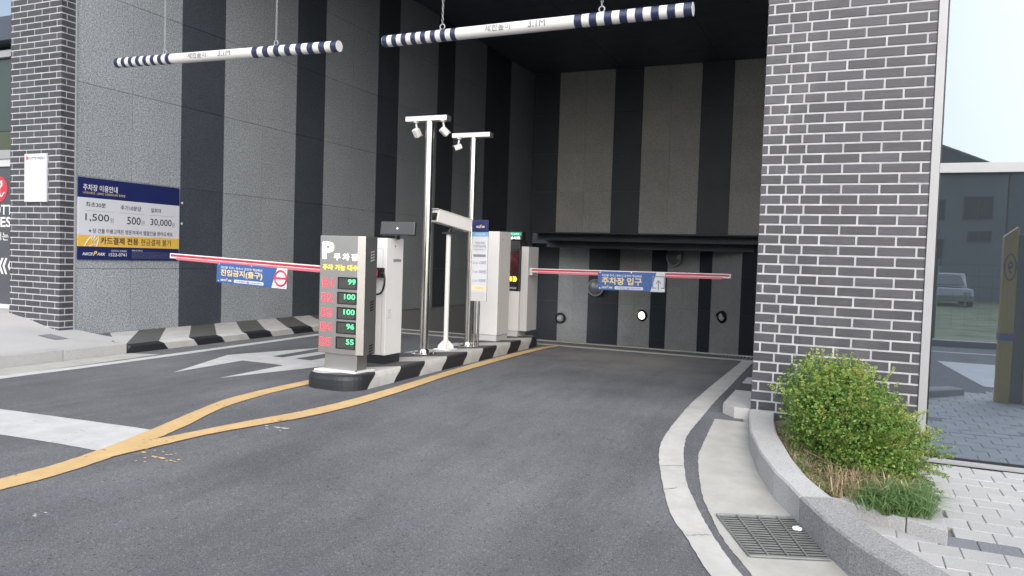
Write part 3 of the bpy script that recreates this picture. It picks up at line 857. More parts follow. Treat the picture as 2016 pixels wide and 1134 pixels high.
# dark beams and soffit over the ramp
rs = thing('ramp_soffit', 'black stepped beams under the striped header', 'soffit', (-5, 25, 2))
mb = MB(); mb.box((-9.82, 23.63, 2.2), (-.72, 24.3, 2.232)); obj('beam', mb, M['ceiling'], rs)
mb = MB(); mb.box((-9.82, 24.31, 1.98), (-.72, 25.2, 2.6)); obj('beam', mb, M['ceiling'], rs)
mb = MB(); mb.box((-9.82, 25.21, 1.76), (-.72, 25.7, 2.6)); obj('beam', mb, M['ceiling'], rs)
mb = MB(); mb.box((-13, 25.71, 1.9), (0, 31, 2.6)); obj('slab', mb, M['ceiling'], rs)
mb = MB(); mb.box((-13.2, 23.7, -3.2), (-13.0, 31, 2.6)); mb.box((-13, 30.6, -3.2), (0, 30.8, 2.6)); obj('side_wall', mb, M['ceiling'], rs)

def cyl(a, r=RR):
    a = math.radians(a); return Vector((CX + r * math.cos(a), CY + r * math.sin(a), 0)), Vector((-math.cos(a), -math.sin(a), 0))
for ang, z, lit, lab in ((77.05, -.63, True, 'lit round bulkhead lamp on the curved ramp wall'), (51.7, -.41, False, 'unlit round bulkhead lamp on the ramp wall nearest the brick corner'), (100.9, -.93, False, 'unlit round bulkhead lamp low on the far left of the ramp wall')):
    P, N = cyl(ang); P.z = z
    tl = thing('wall_lamp', lab, 'wall lamp', P, 'round lamps on the ramp wall')
    mb = MB(); u = N.cross(Vector((0, 0, 1))); mb.torus(P + N * .05, u, (0, 0, 1), .17, .045, 24, 8); mb.dome(P + N * .01, N, .19, .03, 24, 3)
    obj('ring', mb, M['black'], tl)
    mb = MB(); mb.dome(P + N * .05, N, .15, .10, 20, 5); obj('diffuser', mb, M['lamp_lit'] if lit else M['lamp_off'], tl)
    mb = MB(); vs = []
    for k in range(11):
        a = PI * k / 10
        for e, rr in ((.15, .165), (.08, .17)): vs.append(P + N * (e + .02) + u * math.cos(a) * rr + Vector((0, 0, 1)) * math.sin(a) * rr)
    mb.add(vs, [(2 * k, 2 * k + 2, 2 * k + 3, 2 * k + 1) for k in range(10)]); obj('hood', mb, M['black'], tl)
for ang, z, lab in ((90.6, .31, 'round convex mirror on the ramp wall behind the entrance banner'), (67.0, 1.55, 'round convex mirror high on the ramp wall under the beams')):
    P, N = cyl(ang, RR - .25); P.z = z
    tl = thing('convex_mirror', lab, 'mirror', P, 'convex mirrors on the ramp wall')
    u = N.cross(Vector((0, 0, 1)))
    mb = MB(); mb.torus(P, u, (0, 0, 1), .30, .025, 28, 8); obj('rim', mb, M['light_granite_lit'], tl)
    mb = MB(); mb.dome(P, N, .30, .08, 26, 5); obj('mirror', mb, M['mirror_glass'], tl)
    mb = MB(); mb.tube([P - N * .03, P - N * .24], .03, 8); mb.dome(P - N * .02, -N, .3, .04, 20, 3); obj('bracket', mb, M['ceiling_joint'], tl)

# the building over the entrance: black ceiling panels, upper storeys
bd = thing('building', 'brick building over the parking entrance with a black panelled ceiling', 'building', (-5, 15, 7.43))
mb = MB(); mb.box((-10.2, 6.9, 7.47), (-.3, 24.1, 7.8)); obj('ceiling_slab', mb, M['ceiling_joint'], bd)
cx = [-9.80, -6.78, -3.77, -.74]
y = 6.92; i = 0
while y < 23.5:
    y1 = min(y + 1.28, 23.6)
    for a, b in zip(cx, cx[1:]):
        mb = MB(); mb.box((a + .006, y + .006, 7.43), (b - .006, y1 - .006, 7.465)); obj('ceiling_panel', mb, M['ceiling'], bd)
    y = y1
mb = MB(); mb.box((-10.87, 6.93, 7.81), (.56, 24.1, 14)); mb.box((.57, 7.1, 5.2), (9, 24, 14)); mb.box((-14, 7.3, 7.81), (-10.88, 24, 14)); obj('upper_wall', mb, M['brick'], bd)

# ================================================================= GLASS FRONT (right)
gf = thing('glass_front', 'large reflecting shop window with white frame right of the brick wall', 'shop window', (2, 7.02, -.2))
def gbox(name, a, b, m, bev=.003): 
    q = MB(); q.box(a, b); return obj(name, q, m, gf, bev)
gbox('frame', (.565, 6.99, -.2), (.628, 7.12, 5.2), M['aluminium'])
gbox('frame', (2.62, 6.99, -.2), (2.69, 7.12, 5.2), M['aluminium'])
gbox('frame', (4.72, 6.99, -.2), (4.79, 7.12, 5.2), M['aluminium'])
for x0, x1 in ((.630, 2.618), (2.692, 4.718)):
    gbox('mullion', (x0, 7.0, 2.138), (x1, 7.1, 2.216), M['aluminium'])
    gbox('sill', (x0, 6.995, -.2), (x1, 7.1, -.165), M['aluminium'])
    gbox('gasket', (x0, 7.018, -.164), (x1, 7.05, -.145), M['black'], 0)
    gbox('gasket', (x0, 7.019, -.143), (x0 + .012, 7.05, 2.136), M['black'], 0)
    gbox('gasket', (x0, 7.019, 2.218), (x0 + .012, 7.05, 5.2), M['black'], 0)
    gbox('pane', (x0 + .013, 7.025, -.144), (x1, 7.035, 2.137), M['glass'], 0)
    gbox('pane', (x0 + .013, 7.025, 2.217), (x1, 7.035, 5.2), M['glass_upper'], 0)
gbox('floor', (.57, 7.13, -.25), (9, 13, -.2), M['paver_dark'], 0)
gbox('room_wall', (.57, 13.01, -.25), (9, 13.2, 5.2), M['ceiling'], 0)
gbox('room_wall', (9.01, 7.13, -.25), (9.2, 13, 5.2), M['ceiling'], 0)
gbox('room_wall', (4.80, 7.0, -.2), (9.0, 7.12, 5.2), M['ceiling'], 0)

# ================================================================= SHOPFRONT AT THE FAR LEFT
sf = thing('shopfront', 'narrow strip of shopfront with red round logo left of the brick pier', 'shopfront', (-12.5, 7.3, .3))
def sbox(name, a, b, m): 
    q = MB(); q.box(a, b); return obj(name, q, m, sf, .004)
sbox('wall', (-16, 7.5, -.2), (-10.88, 7.9, 4.25), M['shop_glass'])
sbox('fascia', (-16, 7.2, 4.26), (-10.88, 7.9, 4.60), mk_plain('blue_roof_band', (.05, .065, .09), .5))
sbox('rail', (-16, 7.3, 4.05), (-10.88, 7.49, 4.15), M['aluminium'])
sbox('pane', (-16, 7.36, 2.98), (-10.88, 7.40, 4.04), M['shop_glass'])
sbox('pane', (-16, 7.36, 2.70), (-10.88, 7.41, 2.975), mk_plain('olive_glass', (.06, .075, .05), .15, spec=.8))
sbox('rail', (-16, 7.28, 2.56), (-10.88, 7.42, 2.69), M['aluminium'])
sbox('rail', (-16, 7.30, 2.45), (-10.88, 7.42, 2.555), M['white_grey'])
sbox('film', (-16, 7.33, .42), (-10.88, 7.36, 2.445), mk_plain('grey_window_film', (.075, .078, .095), .35, var=.12, scale=.8))
sbox('skirting', (-16, 7.28, .0), (-10.88, 7.36, .415), M['white'])
mb = MB()
cc = Vector((-11.62, 7.325, 2.12))
mb.add([cc + Vector((.19 * math.cos(2 * PI * k / 32), 0, .19 * math.sin(2 * PI * k / 32))) for k in range(32)], [tuple(range(31, -1, -1))])
obj('logo', mb, M['red'], sf)
mb = MB(); mb.tube([cc + Vector((x, -.006, z)) for x, z in ((-.06, -.02), (.02, .0), (.075, .06), (.06, .12), (.02, .10), (.0, .0), (.03, -.10), (.08, -.11), (.13, -.05))], .014, 6); obj('logo_stroke', mb, M['white_ink'], sf)
X1 = (1, 0, 0)
lettering('LOTTE', sf, M['white_ink'], (-11.86, 7.328, 1.74), X1, w=.66, h=.15, bold=.02)
lettering('FRESH', sf, M['white_ink'], (-11.88, 7.328, 1.56), X1, w=.72, h=.15, bold=.03)
lettering('오시는 길', sf, M['white_ink'], (-11.86, 7.328, 1.36), X1, w=.66, h=.12, bold=.01)
lettering('««', sf, M['white_ink'], (-11.62, 7.328, .86), X1, w=.40, h=.24, bold=.01)

# notice on the pier
nb = thing('notice_sheet', 'white blank notice board fixed to the brick pier', 'notice', (-10.3, 6.99, 1.9))
mb = MB(); mb.box((-10.52, 6.972, 1.905), (-10.066, 6.997, 2.565)); obj('board', mb, M['sign_white'], nb, .004)
mb = MB()
for a, b in (((-10.49, 2.40), (-10.10, 2.406)), ((-10.49, 2.355), (-10.10, 2.361)), ((-10.49, 1.94), (-10.10, 1.946)), ((-10.49, 1.946), (-10.484, 2.355)), ((-10.106, 1.946), (-10.10, 2.355))):
    mb.box((a[0], 6.9695, a[1]), (b[0], 6.9715, b[1]))
obj('rule', mb, M['white_grey'], nb)
lettering('LOTTE FRESH', nb, M['ink_grey'], (-10.43, 6.971, 2.485), X1, w=.33, h=.035, bold=.01)
mb = MB(); mb.add([Vector((-10.462 + .02 * math.cos(2 * PI * k / 14), 6.970, 2.505 + .027 * math.sin(2 * PI * k / 14))) for k in range(14)], [tuple(range(13, -1, -1))]); obj('logo', mb, M['red'], nb)

# ================================================================= PARKING FEE SIGN on the granite wall
fs_ = thing('fee_sign', 'navy, white and gold parking fee sign on the granite wall', 'sign', (-9.8, 8.1, 1.1))
Y1 = (0, 1, 0); UP = (0, 0, 1); FX = -9.790
SY0, SY1, SZ0, SZ1 = 7.245, 8.985, 1.128, 2.277
SH, SW = SZ1 - SZ0, SY1 - SY0
def fpan(name, v0, v1, m, u0=0, u1=1, lift=0.0):
    q = MB(); panel(q, (FX + lift, SY0 + SW * u0, SZ1 - SH * v1), Y1, UP, SW * (u1 - u0), SH * (v1 - v0), .018 if not lift else .003); return obj(name, q, m, fs_)
fpan('header', 0, .243, M['navy']); fpan('panel', .243, .698, M['sign_white']); fpan('stripe', .698, .838, M['sign_gold']); fpan('footer', .838, 1, M['navy'])
def ft(s, m, u, v, w, h, bold=0.0, shear=0.0): return lettering(s, fs_, m, (FX, SY0 + SW * u, SZ1 - SH * v), Y1, w=SW * w, h=SH * h, bold=bold, shear=shear)
ft('주차장 이용안내', M['white_ink'], .04, .158, .315, .080, .012)
ft('나이스파크  | DMC 스타비즈4차 주차장', M['pale_ink'], .04, .205, .39, .036)
ft('최초30분', M['ink'], .066, .355, .18, .062, .012)
ft('추가10분당', M['ink'], .385, .362, .205, .062, .012)
ft('일최대', M['ink'], .69, .365, .105, .060, .012)
for u, w in ((.06, .26), (.375, .245), (.68, .265)):
    fpan('rule', .398, .401, M['ink_grey'], u, u + w, .0015)
ft('1,500', M['ink'], .062, .535, .215, .100, .008); ft('원', M['ink_grey'], .285, .533, .038, .06)
ft('500', M['ink'], .45, .540, .135, .098, .008); ft('원', M['ink_grey'], .592, .538, .034, .06)
ft('30,000', M['ink'], .685, .545, .23, .100, .008); ft('원', M['ink_grey'], .918, .543, .034, .06)
ft('※ 당 건물 이용고객은 방문처에서 웹할인을 받아오세요.', M['ink'], .095, .672, .84, .058, .010)
ft('카드결제 전용', M['ink'], .20, .806, .365, .090, .028)
ft('현금결제 불가', M['ink'], .59, .806, .325, .085, .006)
ft('NICE', M['white_ink'], .04, .948, .095, .036, .03, .3); ft('P', M['yellow_ink'], .134, .952, .036, .058, .03, .3); ft('ARK', M['white_ink'], .168, .948, .078, .036, .03, .3)
ft('무인주차 관제센터', M['white_ink'], .30, .90, .15, .026); ft('1522-0741', M['white_ink'], .278, .955, .17, .040, .012)
ft('주차장 이용 약관 안내', M['white_ink'], .50, .887, .105, .022, .01)
for i in range(5):
    ft('주차요금은 입차 시간부터 출차 시간까지 계산되며 사전 할인을 받으시기 바랍니다 차량 내 귀중품', M['ink_grey'], .50, .905 + .018 * i, .42 - .05 * (i % 2), .013)
mb = MB()
def fq(u, v): return Vector((FX + .003, SY0 + SW * u, SZ1 - SH * v))
mb.tube([fq(u, v) for u, v in ((.055, .836), (.08, .775), (.115, .71), (.125, .702), (.12, .74), (.128, .765), (.15, .70))], .005, 5)
mb.tube([fq(u, v) for u, v in ((.15, .70), (.135, .80), (.145, .77), (.185, .702), (.175, .79), (.16, .836))], .005, 5)
mb.tube([fq(u, v) for u, v in ((.10, .836), (.125, .82), (.15, .815), (.145, .79))], .005, 5)
obj('hand_drawing', mb, M['white_ink'], fs_)
for z in (2.05, 1.72):
    mb = MB(); mb.dome((-9.811, 9.06, z), (1, 0, 0), .022, .012, 10, 3); tag(obj('wall_plug', mb, M['white_grey']), 'small white wall plug on the dark stripe, %s of the pair beside the fee sign' % ('upper' if z > 2 else 'lower'), 'wall plug')

# ================================================================= HEIGHT BARS
def height_bar(xl, xr, zl, zr_, bands_l, bands_r, chains, label, group, t0, t1):
    r = .062; yb = 7.1
    t = thing('height_bar', label, 'height bar', ((xl + xr) / 2, yb, (zl + zr_) / 2), group)
    P = lambda u: Vector((xl + (xr - xl) * u, yb, zl + (zr_ - zl) * u))
    mb = MB(); mb.tube([P(0), P(1)], r, 28); obj('tube', mb, M['white'], t)
    def bandset(u0, u1, n):
        k = 2 * n - 1; du = (u1 - u0) / k
        for i in range(n):
            a = u0 + du * 2 * i
            mb = MB(); mb.tube([P(a), P(a + du)], r + .002, 28, caps=False); obj('band', mb, M['navy_band'], t)
    bandset(.001, bands_l[0], bands_l[1]); bandset(bands_r[0], .999, bands_r[1])
    for u in chains:
        p = P(u); mb = MB()
        mb.torus(p + Vector((0, 0, r + .028)), (1, 0, 0), (0, 0, 1), .028, .007, 14, 6)
        z = p.z + r + .055; k = 0
        while z < 7.43:
            ax = (1, 0, 0) if k % 2 else (0, 1, 0)
            mb.torus((p.x, p.y, z + .015), ax, (0, 0, 1), .020, .0036, 8, 4, sx=.5); z += .033; k += 1
        obj('chain', mb, M['aluminium'], t)
    a0 = .12
    d = (P(1) - P(0)).normalized()
    up = Vector((0, 0, 1)) - d * d.z; up.normalize()
    lettering('제한높이', t, M['ink_grey'], P(t0[0]), d, w=(xr - xl) * t0[1], h=.068, up=up, bold=.016, bend=(r, a0), lift=.003)
    lettering('3.1M', t, M['ink_grey'], P(t1[0]), d, w=(xr - xl) * t1[1], h=.066, up=up, bold=.016, bend=(r, a0), lift=.003)
    return t
height_bar(-8.87, -5.34, 3.725, 3.655, (.277, 8), (.655, 8), (.24, .745), 'white height bar with navy bands hanging beside the granite wall', 'height limit bars over the entrance', (.368, .085), (.507, .056))
height_bar(-4.741, -1.408, 3.655, 3.670, (.27, 8), (.66, 8), (.215, .738), 'white height bar with navy bands hanging beside the brick wall', 'height limit bars over the entrance', (.373, .085), (.516, .055))

# ================================================================= TRAFFIC ISLAND
ISX0, ISX1, ISY0, ISY1, ISZ = -4.95, -4.315, 6.06, 10.98, .15
def outline(inset, n=7):
    x0, x1, y0, y1 = ISX0 + inset, ISX1 - inset, ISY0 + inset, ISY1 - inset; r = .22 - inset
    pts = []
    for cx_, cy_, a0 in ((x0 + r, y0 + r, PI), (x1 - r, y0 + r, 1.5 * PI), (x1 - r, y1 - r, 0), (x0 + r, y1 - r, .5 * PI)):
        for k in range(n + 1):
            a = a0 + .5 * PI * k / n; pts.append((cx_ + r * math.cos(a), cy_ + r * math.sin(a)))
    return pts
mb = MB()
def dens(P):
    out = []
    for a, b in zip(P, P[1:] + P[:1]):
        n = max(1, int(math.hypot(b[0] - a[0], b[1] - a[1]) / .02)) if abs(a[0] - b[0]) < 1e-6 or abs(a[1] - b[1]) < 1e-6 else 1
        out += [(a[0] + (b[0] - a[0]) * k / n, a[1] + (b[1] - a[1]) * k / n) for k in range(n)]
    return out
bnds = [6.29, 6.77, 7.28, 7.79, 8.33, 8.77, 9.2, 9.66, 10.04, 10.44, 10.78]
def isl_mat(x, y, z):
    # stripes lean back up the face and run diagonally over the top
    yy = y - .2 * z / .15 - (x - ISX1) * (1.0 if z > .14 else 0)
    k = sum(1 for b in bnds if yy > b)
    return (0 if k % 2 == 0 else 2)
ring = [dens(outline(0.0)), None]
rings = [(0, -.03), (0, .05), (.002, .10), (.012, .132), (.035, ISZ)]
O = dens(outline(0.0))
cxm, cym = (ISX0 + ISX1) / 2, 0
R_ = []
for ins, z in rings:
    q = []
    for (x, y) in O:
        sx = (x - cxm) / ((ISX1 - ISX0) / 2); yy = (y - (ISY0 + ISY1) / 2) / ((ISY1 - ISY0) / 2)
        q.append((x - ins * sx, y - ins * (yy if abs(yy) > .9 else 0), z))
    R_.append(q)
n = len(O)
# corners cell by cell; the straight sides as sheared stripes
ylo, yhi = ISY0 + .22, ISY1 - .22
for li in range(len(rings) - 1):
    for i in range(n):
        j = (i + 1) % n
        a, b, c, d = R_[li][i], R_[li][j], R_[li + 1][j], R_[li + 1][i]
        m = tuple(sum(v[q] for v in (a, b, c, d)) / 4 for q in range(3))
        if abs(a[0] - b[0]) < 1e-5 and ylo - .001 < a[1] < yhi + .001 and ylo - .001 < b[1] < yhi + .001: continue
        mb.add([a, b, c, d], [(0, 1, 2, 3)], isl_mat(m[0], m[1], min(.139, max(0, m[2]))), False)
    (i0, z0), (i1, z1) = rings[li], rings[li + 1]
    for side in (0, 1):
        xa = ISX1 - i0 if side else ISX0 + i0; xb = ISX1 - i1 if side else ISX0 + i1
        off = 0 if side else -(ISX1 - ISX0)
        for b0, b1 in zip([0] + bnds, bnds + [20]):
            k = sum(1 for q in bnds if (b0 + b1) / 2 > q)
            cl = lambda v: min(max(v, ylo), yhi)
            sh0, sh1 = .2 * max(0, z0) / .15 + off, .2 * max(0, z1) / .15 + off
            p = [(xa, cl(b0 + sh0), z0), (xa, cl(b1 + sh0), z0), (xb, cl(b1 + sh1), z1), (xb, cl(b0 + sh1), z1)]
            if p[1][1] - p[0][1] + p[2][1] - p[3][1] < 1e-4: continue
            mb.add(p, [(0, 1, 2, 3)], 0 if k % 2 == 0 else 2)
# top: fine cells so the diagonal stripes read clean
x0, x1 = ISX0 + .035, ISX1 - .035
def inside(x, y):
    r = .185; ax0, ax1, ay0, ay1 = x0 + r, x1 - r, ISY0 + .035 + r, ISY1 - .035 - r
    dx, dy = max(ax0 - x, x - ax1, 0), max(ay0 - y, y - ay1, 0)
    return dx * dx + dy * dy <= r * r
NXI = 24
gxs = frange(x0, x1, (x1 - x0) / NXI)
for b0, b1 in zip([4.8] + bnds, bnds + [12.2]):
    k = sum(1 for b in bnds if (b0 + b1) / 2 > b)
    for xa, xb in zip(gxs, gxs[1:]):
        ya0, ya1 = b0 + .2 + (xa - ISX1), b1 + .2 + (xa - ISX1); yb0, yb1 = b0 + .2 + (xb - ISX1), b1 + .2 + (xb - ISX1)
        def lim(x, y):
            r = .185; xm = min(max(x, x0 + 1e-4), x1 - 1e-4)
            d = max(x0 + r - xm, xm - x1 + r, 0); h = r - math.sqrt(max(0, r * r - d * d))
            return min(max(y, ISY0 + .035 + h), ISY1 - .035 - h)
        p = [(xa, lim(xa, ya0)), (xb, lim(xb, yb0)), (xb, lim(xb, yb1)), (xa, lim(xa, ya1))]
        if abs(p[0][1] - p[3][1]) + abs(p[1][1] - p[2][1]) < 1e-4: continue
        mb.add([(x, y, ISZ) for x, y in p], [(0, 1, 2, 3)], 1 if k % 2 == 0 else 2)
struct('traffic_island', mb, [M['kerb_black'], M['kerb_black_top'], M['kerb_white']], 'black and white striped kerb island between the lanes')

# ---- parking space totem
def T(x, z): return (x * 1.016, 1.35 + (z - 1.35) * 1.016)
tt = thing('parking_sign', 'brushed steel parking space counter sign on the nose of the island', 'parking sign', (-4.64, 6.35, ISZ))
tx0, tz0 = T(-4.816, .343); tx1, tz1 = T(-4.30, 1.508); TY = 6.27; txc = T(-4.367, 1)[0]
mb = MB(); mb.prism([(tx0, TY), (txc, TY), (tx1, TY + .035), (tx1, TY + .24), (tx0, TY + .24)], tz0, tz1); obj('case', mb, M['brushed'], tt, .004)
mb = MB(); mb.box((-4.83, 6.30, ISZ), (-4.44, 6.475, tz0 - .002)); obj('neck', mb, M['brushed'], tt, .004)
mb = MB(); mb.prism([(-4.90, 6.22), (-4.40, 6.22), (-4.38, 6.53), (-4.90, 6.53)], ISZ + .001, ISZ + .016); obj('foot_plate', mb, M['white'], tt, .003)
for (x, y) in ((-4.87, 6.25), (-4.42, 6.26), (-4.42, 6.50)):
    mb = MB(); mb.tube([(x, y, ISZ + .016), (x, y, ISZ + .034)], .011, 6); obj('bolt', mb, M['steel'], tt)
def tl_(s, m, xa, xb, zb_, zt_, bold=0.0):
    xa, zb_ = T(xa, zb_); xb, zt_ = T(xb, zt_)
    return lettering(s, tt, m, (xa, TY, zb_), X1, w=xb - xa, h=zt_ - zb_, bold=bold, lift=.003)
tl_('P', M['led_white'], -4.784, -4.650, 1.278, 1.445, .045)
tl_('주 차 장', M['led_white'], -4.645, -4.362, 1.268, 1.335, .02)
tl_('주차 가능 대수', M['led_yellow'], -4.779, -4.360, 1.168, 1.226, .022)
for i, (zt, num) in enumerate(((1.105, '99'), (.959, '100'), (.809, '100'), (.668, '96'), (.517, '55'))):
    tl_('B%d' % (i + 1), M['led_red'], -4.776 - .004 * i, -4.644 - .004 * i, zt - .104, zt - .018, .012)
    xa, za = T(-4.592 - .002 * i, zt - .12); xb, zb_ = T(-4.364 - .002 * i, zt)
    mb = MB()
    for a, b in (((xa, za), (xa + .012, zb_)), ((xb - .012, za), (xb, zb_)), ((xa + .0125, za), (xb - .0125, za + .01)), ((xa + .0125, zb_ - .01), (xb - .0125, zb_))):
        mb.box((a[0], TY - .008, a[1]), (b[0], TY - .0005, b[1]))
    fr = obj('display_frame', mb, M['black'], tt)
    mb = MB(); mb.box((xa + .0125, TY - .003, za + .0105), (xb - .0125, TY - .0006, zb_ - .0105)); obj('screen', mb, M['led_screen'], fr)
    mb = MB()
    for q in range(9):
        zz = za + .016 + (zb_ - za - .03) * q / 8
        mb.box((xa + .014, TY - .0042, zz), (xb - .014, TY - .0032, zz + .003))
    obj('louvre', mb, M['black_matte'], fr)
    wn_ = .040 * len(num) + .012
    lettering(num, fr, M['led_green'], (xb - .016, TY - .0045, za + .050), X1, w=wn_, h=.052, bold=.012, align='RIGHT', lift=.001)
for z in (1.36, .86, .42):
    for k in range(4):
        mb = MB(); mb.obox((tx1 + .002, TY + .16, z - .028 * k), (.003, 0, 0), (0, .028, .006), (0, 0, .006)); obj('vent', mb, M['aluminium'] if z > 1 else M['black'], tt)
mb = MB(); mb.box((txc + .022, TY + .0125, tz0 + .004), (txc + .0235, TY + .014, tz1 - .004)); obj('seam', mb, M['black'], tt)

# ---- exit barrier (left) : cabinet, arm, banner, display
def barrier_arm(root, tip, parent, h=.062, d=.045):
    a, b = Vector(root), Vector(tip); u = (b - a).normalized(); v = Vector((0, 1, 0)); w = u.cross(v)
    if w.z < 0: w = -w
    L_ = (b - a).length; c = (a + b) / 2
    m1 = MB(); m1.obox(c, u * L_ / 2, v * d / 2, w * h / 2); am = obj('arm', m1, M['white'], parent, .005)
    for s in (-1,):
        q = MB(); q.obox(c + w * .006 + v * s * (d / 2 + .0015), u * (L_ / 2 - .02), v * .001, w * .013); obj('red_tape', q, M['pink'], am)
        q = MB(); q.obox(c - w * .030 + v * s * (d / 2 + .004), u * (L_ / 2 - .12), v * .006, w * .014); obj('lower_rail', q, M['pink_pale'], am)
    q = MB(); q.dome(b, u, .02, .012, 10, 2); obj('tip_cap', q, M['red'], am)
    return am

eb = thing('barrier_gate', 'white exit barrier cabinet behind the parking sign with its arm lowered to the left', 'barrier', (-4.7, 7.1, ISZ))
cx0, cx1, cy0, cy1 = -4.905, -4.545, 6.955, 7.285
mb = MB(); mb.box((cx0, cy0, .245), (cx1, cy1, 1.515)); obj('cabinet', mb, M['white'], eb, .008)
mb = MB(); mb.box((cx0 + .01, cy0 + .01, ISZ), (cx1 - .01, cy1 - .01, .243)); obj('plinth', mb, M['kerb_black'], eb, .004)
mb = MB()
mb.box((cx1 + .0002, cy0 + .13, 1.262), (cx1 + .003, cy0 + .28, 1.292)); obj('slot', mb, M['ink_grey'], eb)
mb = MB(); mb.dome((cx1, cy0 + .165, 1.43), (1, 0, 0), .010, .004, 10, 2); obj('lock', mb, M['black'], eb)
for k in range(4):
    mb = MB(); mb.obox((cx1 + .002, cy0 + .07, .74 - .027 * k), (.003, 0, 0), (0, .026, .007), (0, 0, .005)); obj('vent', mb, M['white_grey'], eb)
mb = MB(); mb.box((cx0 + .03, cy0 - .0012, .27), (cx0 + .033, cy0 - .0002, 1.49)); mb.box((cx1 - .05, cy0 - .0012, .27), (cx1 - .047, cy0 - .0002, 1.40)); mb.box((cx0 + .034, cy0 - .0012, 1.397), (cx1 - .0505, cy0 - .0002, 1.40)); obj('door_seam', mb, M['ink_grey'], eb)
mb = MB(); mb.box((cx1 - .135, cy0 - .10, 1.09), (cx1 - .02, cy0 - .002, 1.195)); obj('arm_holder', mb, M['black'], eb, .006)
arm = barrier_arm((-4.60, 6.88, 1.135), (-7.62, 6.88, 1.238), eb)
mb = MB(); mb.box((-4.64, 6.845, 1.10), (-4.59, 6.915, 1.175)); obj('clamp', mb, M['red'], arm, .004)
mb = MB()
pts = [Vector((-4.585, 6.88, 1.13))]
for k in range(1, 15):
    u = k / 14; pts.append(Vector((-4.56 + .05 * math.sin(u * PI) - .10 * u * u, 6.895, 1.14 - .26 * u + .03 * math.sin(u * 7))))
mb.tube(pts, .011, 8); obj('cable', mb, M['black'], eb)
mb = MB()
c0 = Vector((-4.47, 7.05, 1.62)); ua = Vector((.985, .17, 0)).normalized(); wa = Vector((.0, .12, .99)).normalized(); na = ua.cross(wa)
mb.obox(c0, ua * .20, wa * .075, na * .028); dp = obj('display_panel', mb, mk_plain('charcoal_case', (.022, .025, .030), .35), eb, .012)
mb = MB(); mb.tube([(-4.50, 7.10, 1.51), (-4.49, 7.08, 1.58)], .022, 10); obj('panel_stalk', mb, M['black'], eb)
mb = MB(); mb.dome(c0 - na * -.029 if na.y < 0 else c0 - na * .029, na if na.y < 0 else -na, .012, .003, 10, 2); obj('emblem', mb, M['white_ink'], dp)

def banner(parent, xl, xr, zl, zr_, h, y, skew, texts, kind):
    """plastic sheet hanging from the arm"""
    d = Vector((xr - xl, 0, zr_ - zl)); L_ = d.length; d.normalize(); up = d.cross(Vector((0, 1, 0)))
    if up.z < 0: up = -up
    o = Vector((xl, y, zl)) - up * h
    q = MB(); panel(q, o, d, up, L_, h, .006); sh = obj('banner', q, M['banner_blue'], parent, .003)
    nn = d.cross(up)
    def pt(u, v, l=.001): return o + d * L_ * u + up * h * v + nn * l
    q = MB(); q.add([pt(.79, 0), pt(.999, 0), pt(.999, 1), pt(.87 if kind == 'in' else .86, 1)], [(0, 1, 2, 3)]); obj('white_field', q, M['sign_white'], sh)
    q = MB()
    for (u, v) in ((.03, .08), (.97, .08), (.03, .93), (.97, .93), (.5, .95)):
        q.dome(pt(u, v, .001), nn, .010, .003, 8, 2)
    obj('eyelet', q, M['steel'], sh)
    def tx(s, m, u, v, w, hh, bold=0.0, shear=0.0, lift=.002): return lettering(s, sh, m, pt(u, v, 0), d, w=L_ * w, h=h * hh, up=up, bold=bold, lift=lift, shear=shear)
    tx('차단봉 주의 / 파손시 운전자 책임배상', M['white_ink'], .06, .72, .60, .13, .012)
    tx(texts, M['white_ink'], .062, .30, .60, .39, .035); tx(texts, M['cream_ink'], .066, .315, .592, .355, .012, lift=.0035)
    q = MB(); q.add([pt(.265, .06), pt(.675, .06), pt(.685, .13), pt(.675, .22), pt(.265, .22), pt(.255, .13)], [tuple(range(6))]); obj('number_field', q, M['sign_white'], sh)
    tx('고객센터 ☎ 1522-0741', M['banner_blue'], .29, .085, .36, .10, .012, lift=.0025)
    tx('NICE', M['white_ink'], .062, .09, .07, .10, .03, .3); tx('P', M['cream_ink'], .135, .08, .03, .16, .03, .3); tx('ARK', M['white_ink'], .168, .09, .06, .10, .03, .3)
    if kind == 'out':
        q = MB(); c = pt(.915, .5, .003); R1 = h * .42
        q.torus(c, d, up, R1 * .86, R1 * .11, 30, 6); q.obox(c, d * R1 * .8, up * R1 * .11, nn * .002); obj('no_entry_symbol', q, M['red'], sh)
    else:
        q = MB(); c = pt(.905, .5, .003); s = h * .30
        def bar(a, b, w): 
            a, b = Vector(a), Vector(b); e = (b - a); q.obox(c + d * (a.x + b.x) / 2 + up * (a.y + b.y) / 2, d * (abs(e.x) / 2 + w), up * (abs(e.y) / 2 + w), nn * .0015)
        w = s * .09
        bar((-s, -s), (-s, s), w); bar((s, -s), (s, s), w); bar((-s + 2 * w, s), (s - 2 * w, s), w); bar((-s + 2 * w, -s), (-s * .55, -s), w); bar((s * .55, -s), (s - 2 * w, -s), w)
        bar((0, -s * 1.25), (0, s * .1), w)
        q.add([c + d * x + up * z + nn * .002 for x, z in ((-s * .42, -s * .05), (0, -s * -.45), (s * .42, -s * .05), (s * .42, -s * .28), (0, s * .18), (-s * .42, -s * .28))], [(0, 1, 4, 5), (1, 2, 3, 4)])
        obj('entry_symbol', q, M['ink_grey'], sh)
banner(eb, -6.84, -5.79, 1.178, 1.142, .232, 6.845, 0, '진입금지(출구)', 'out')

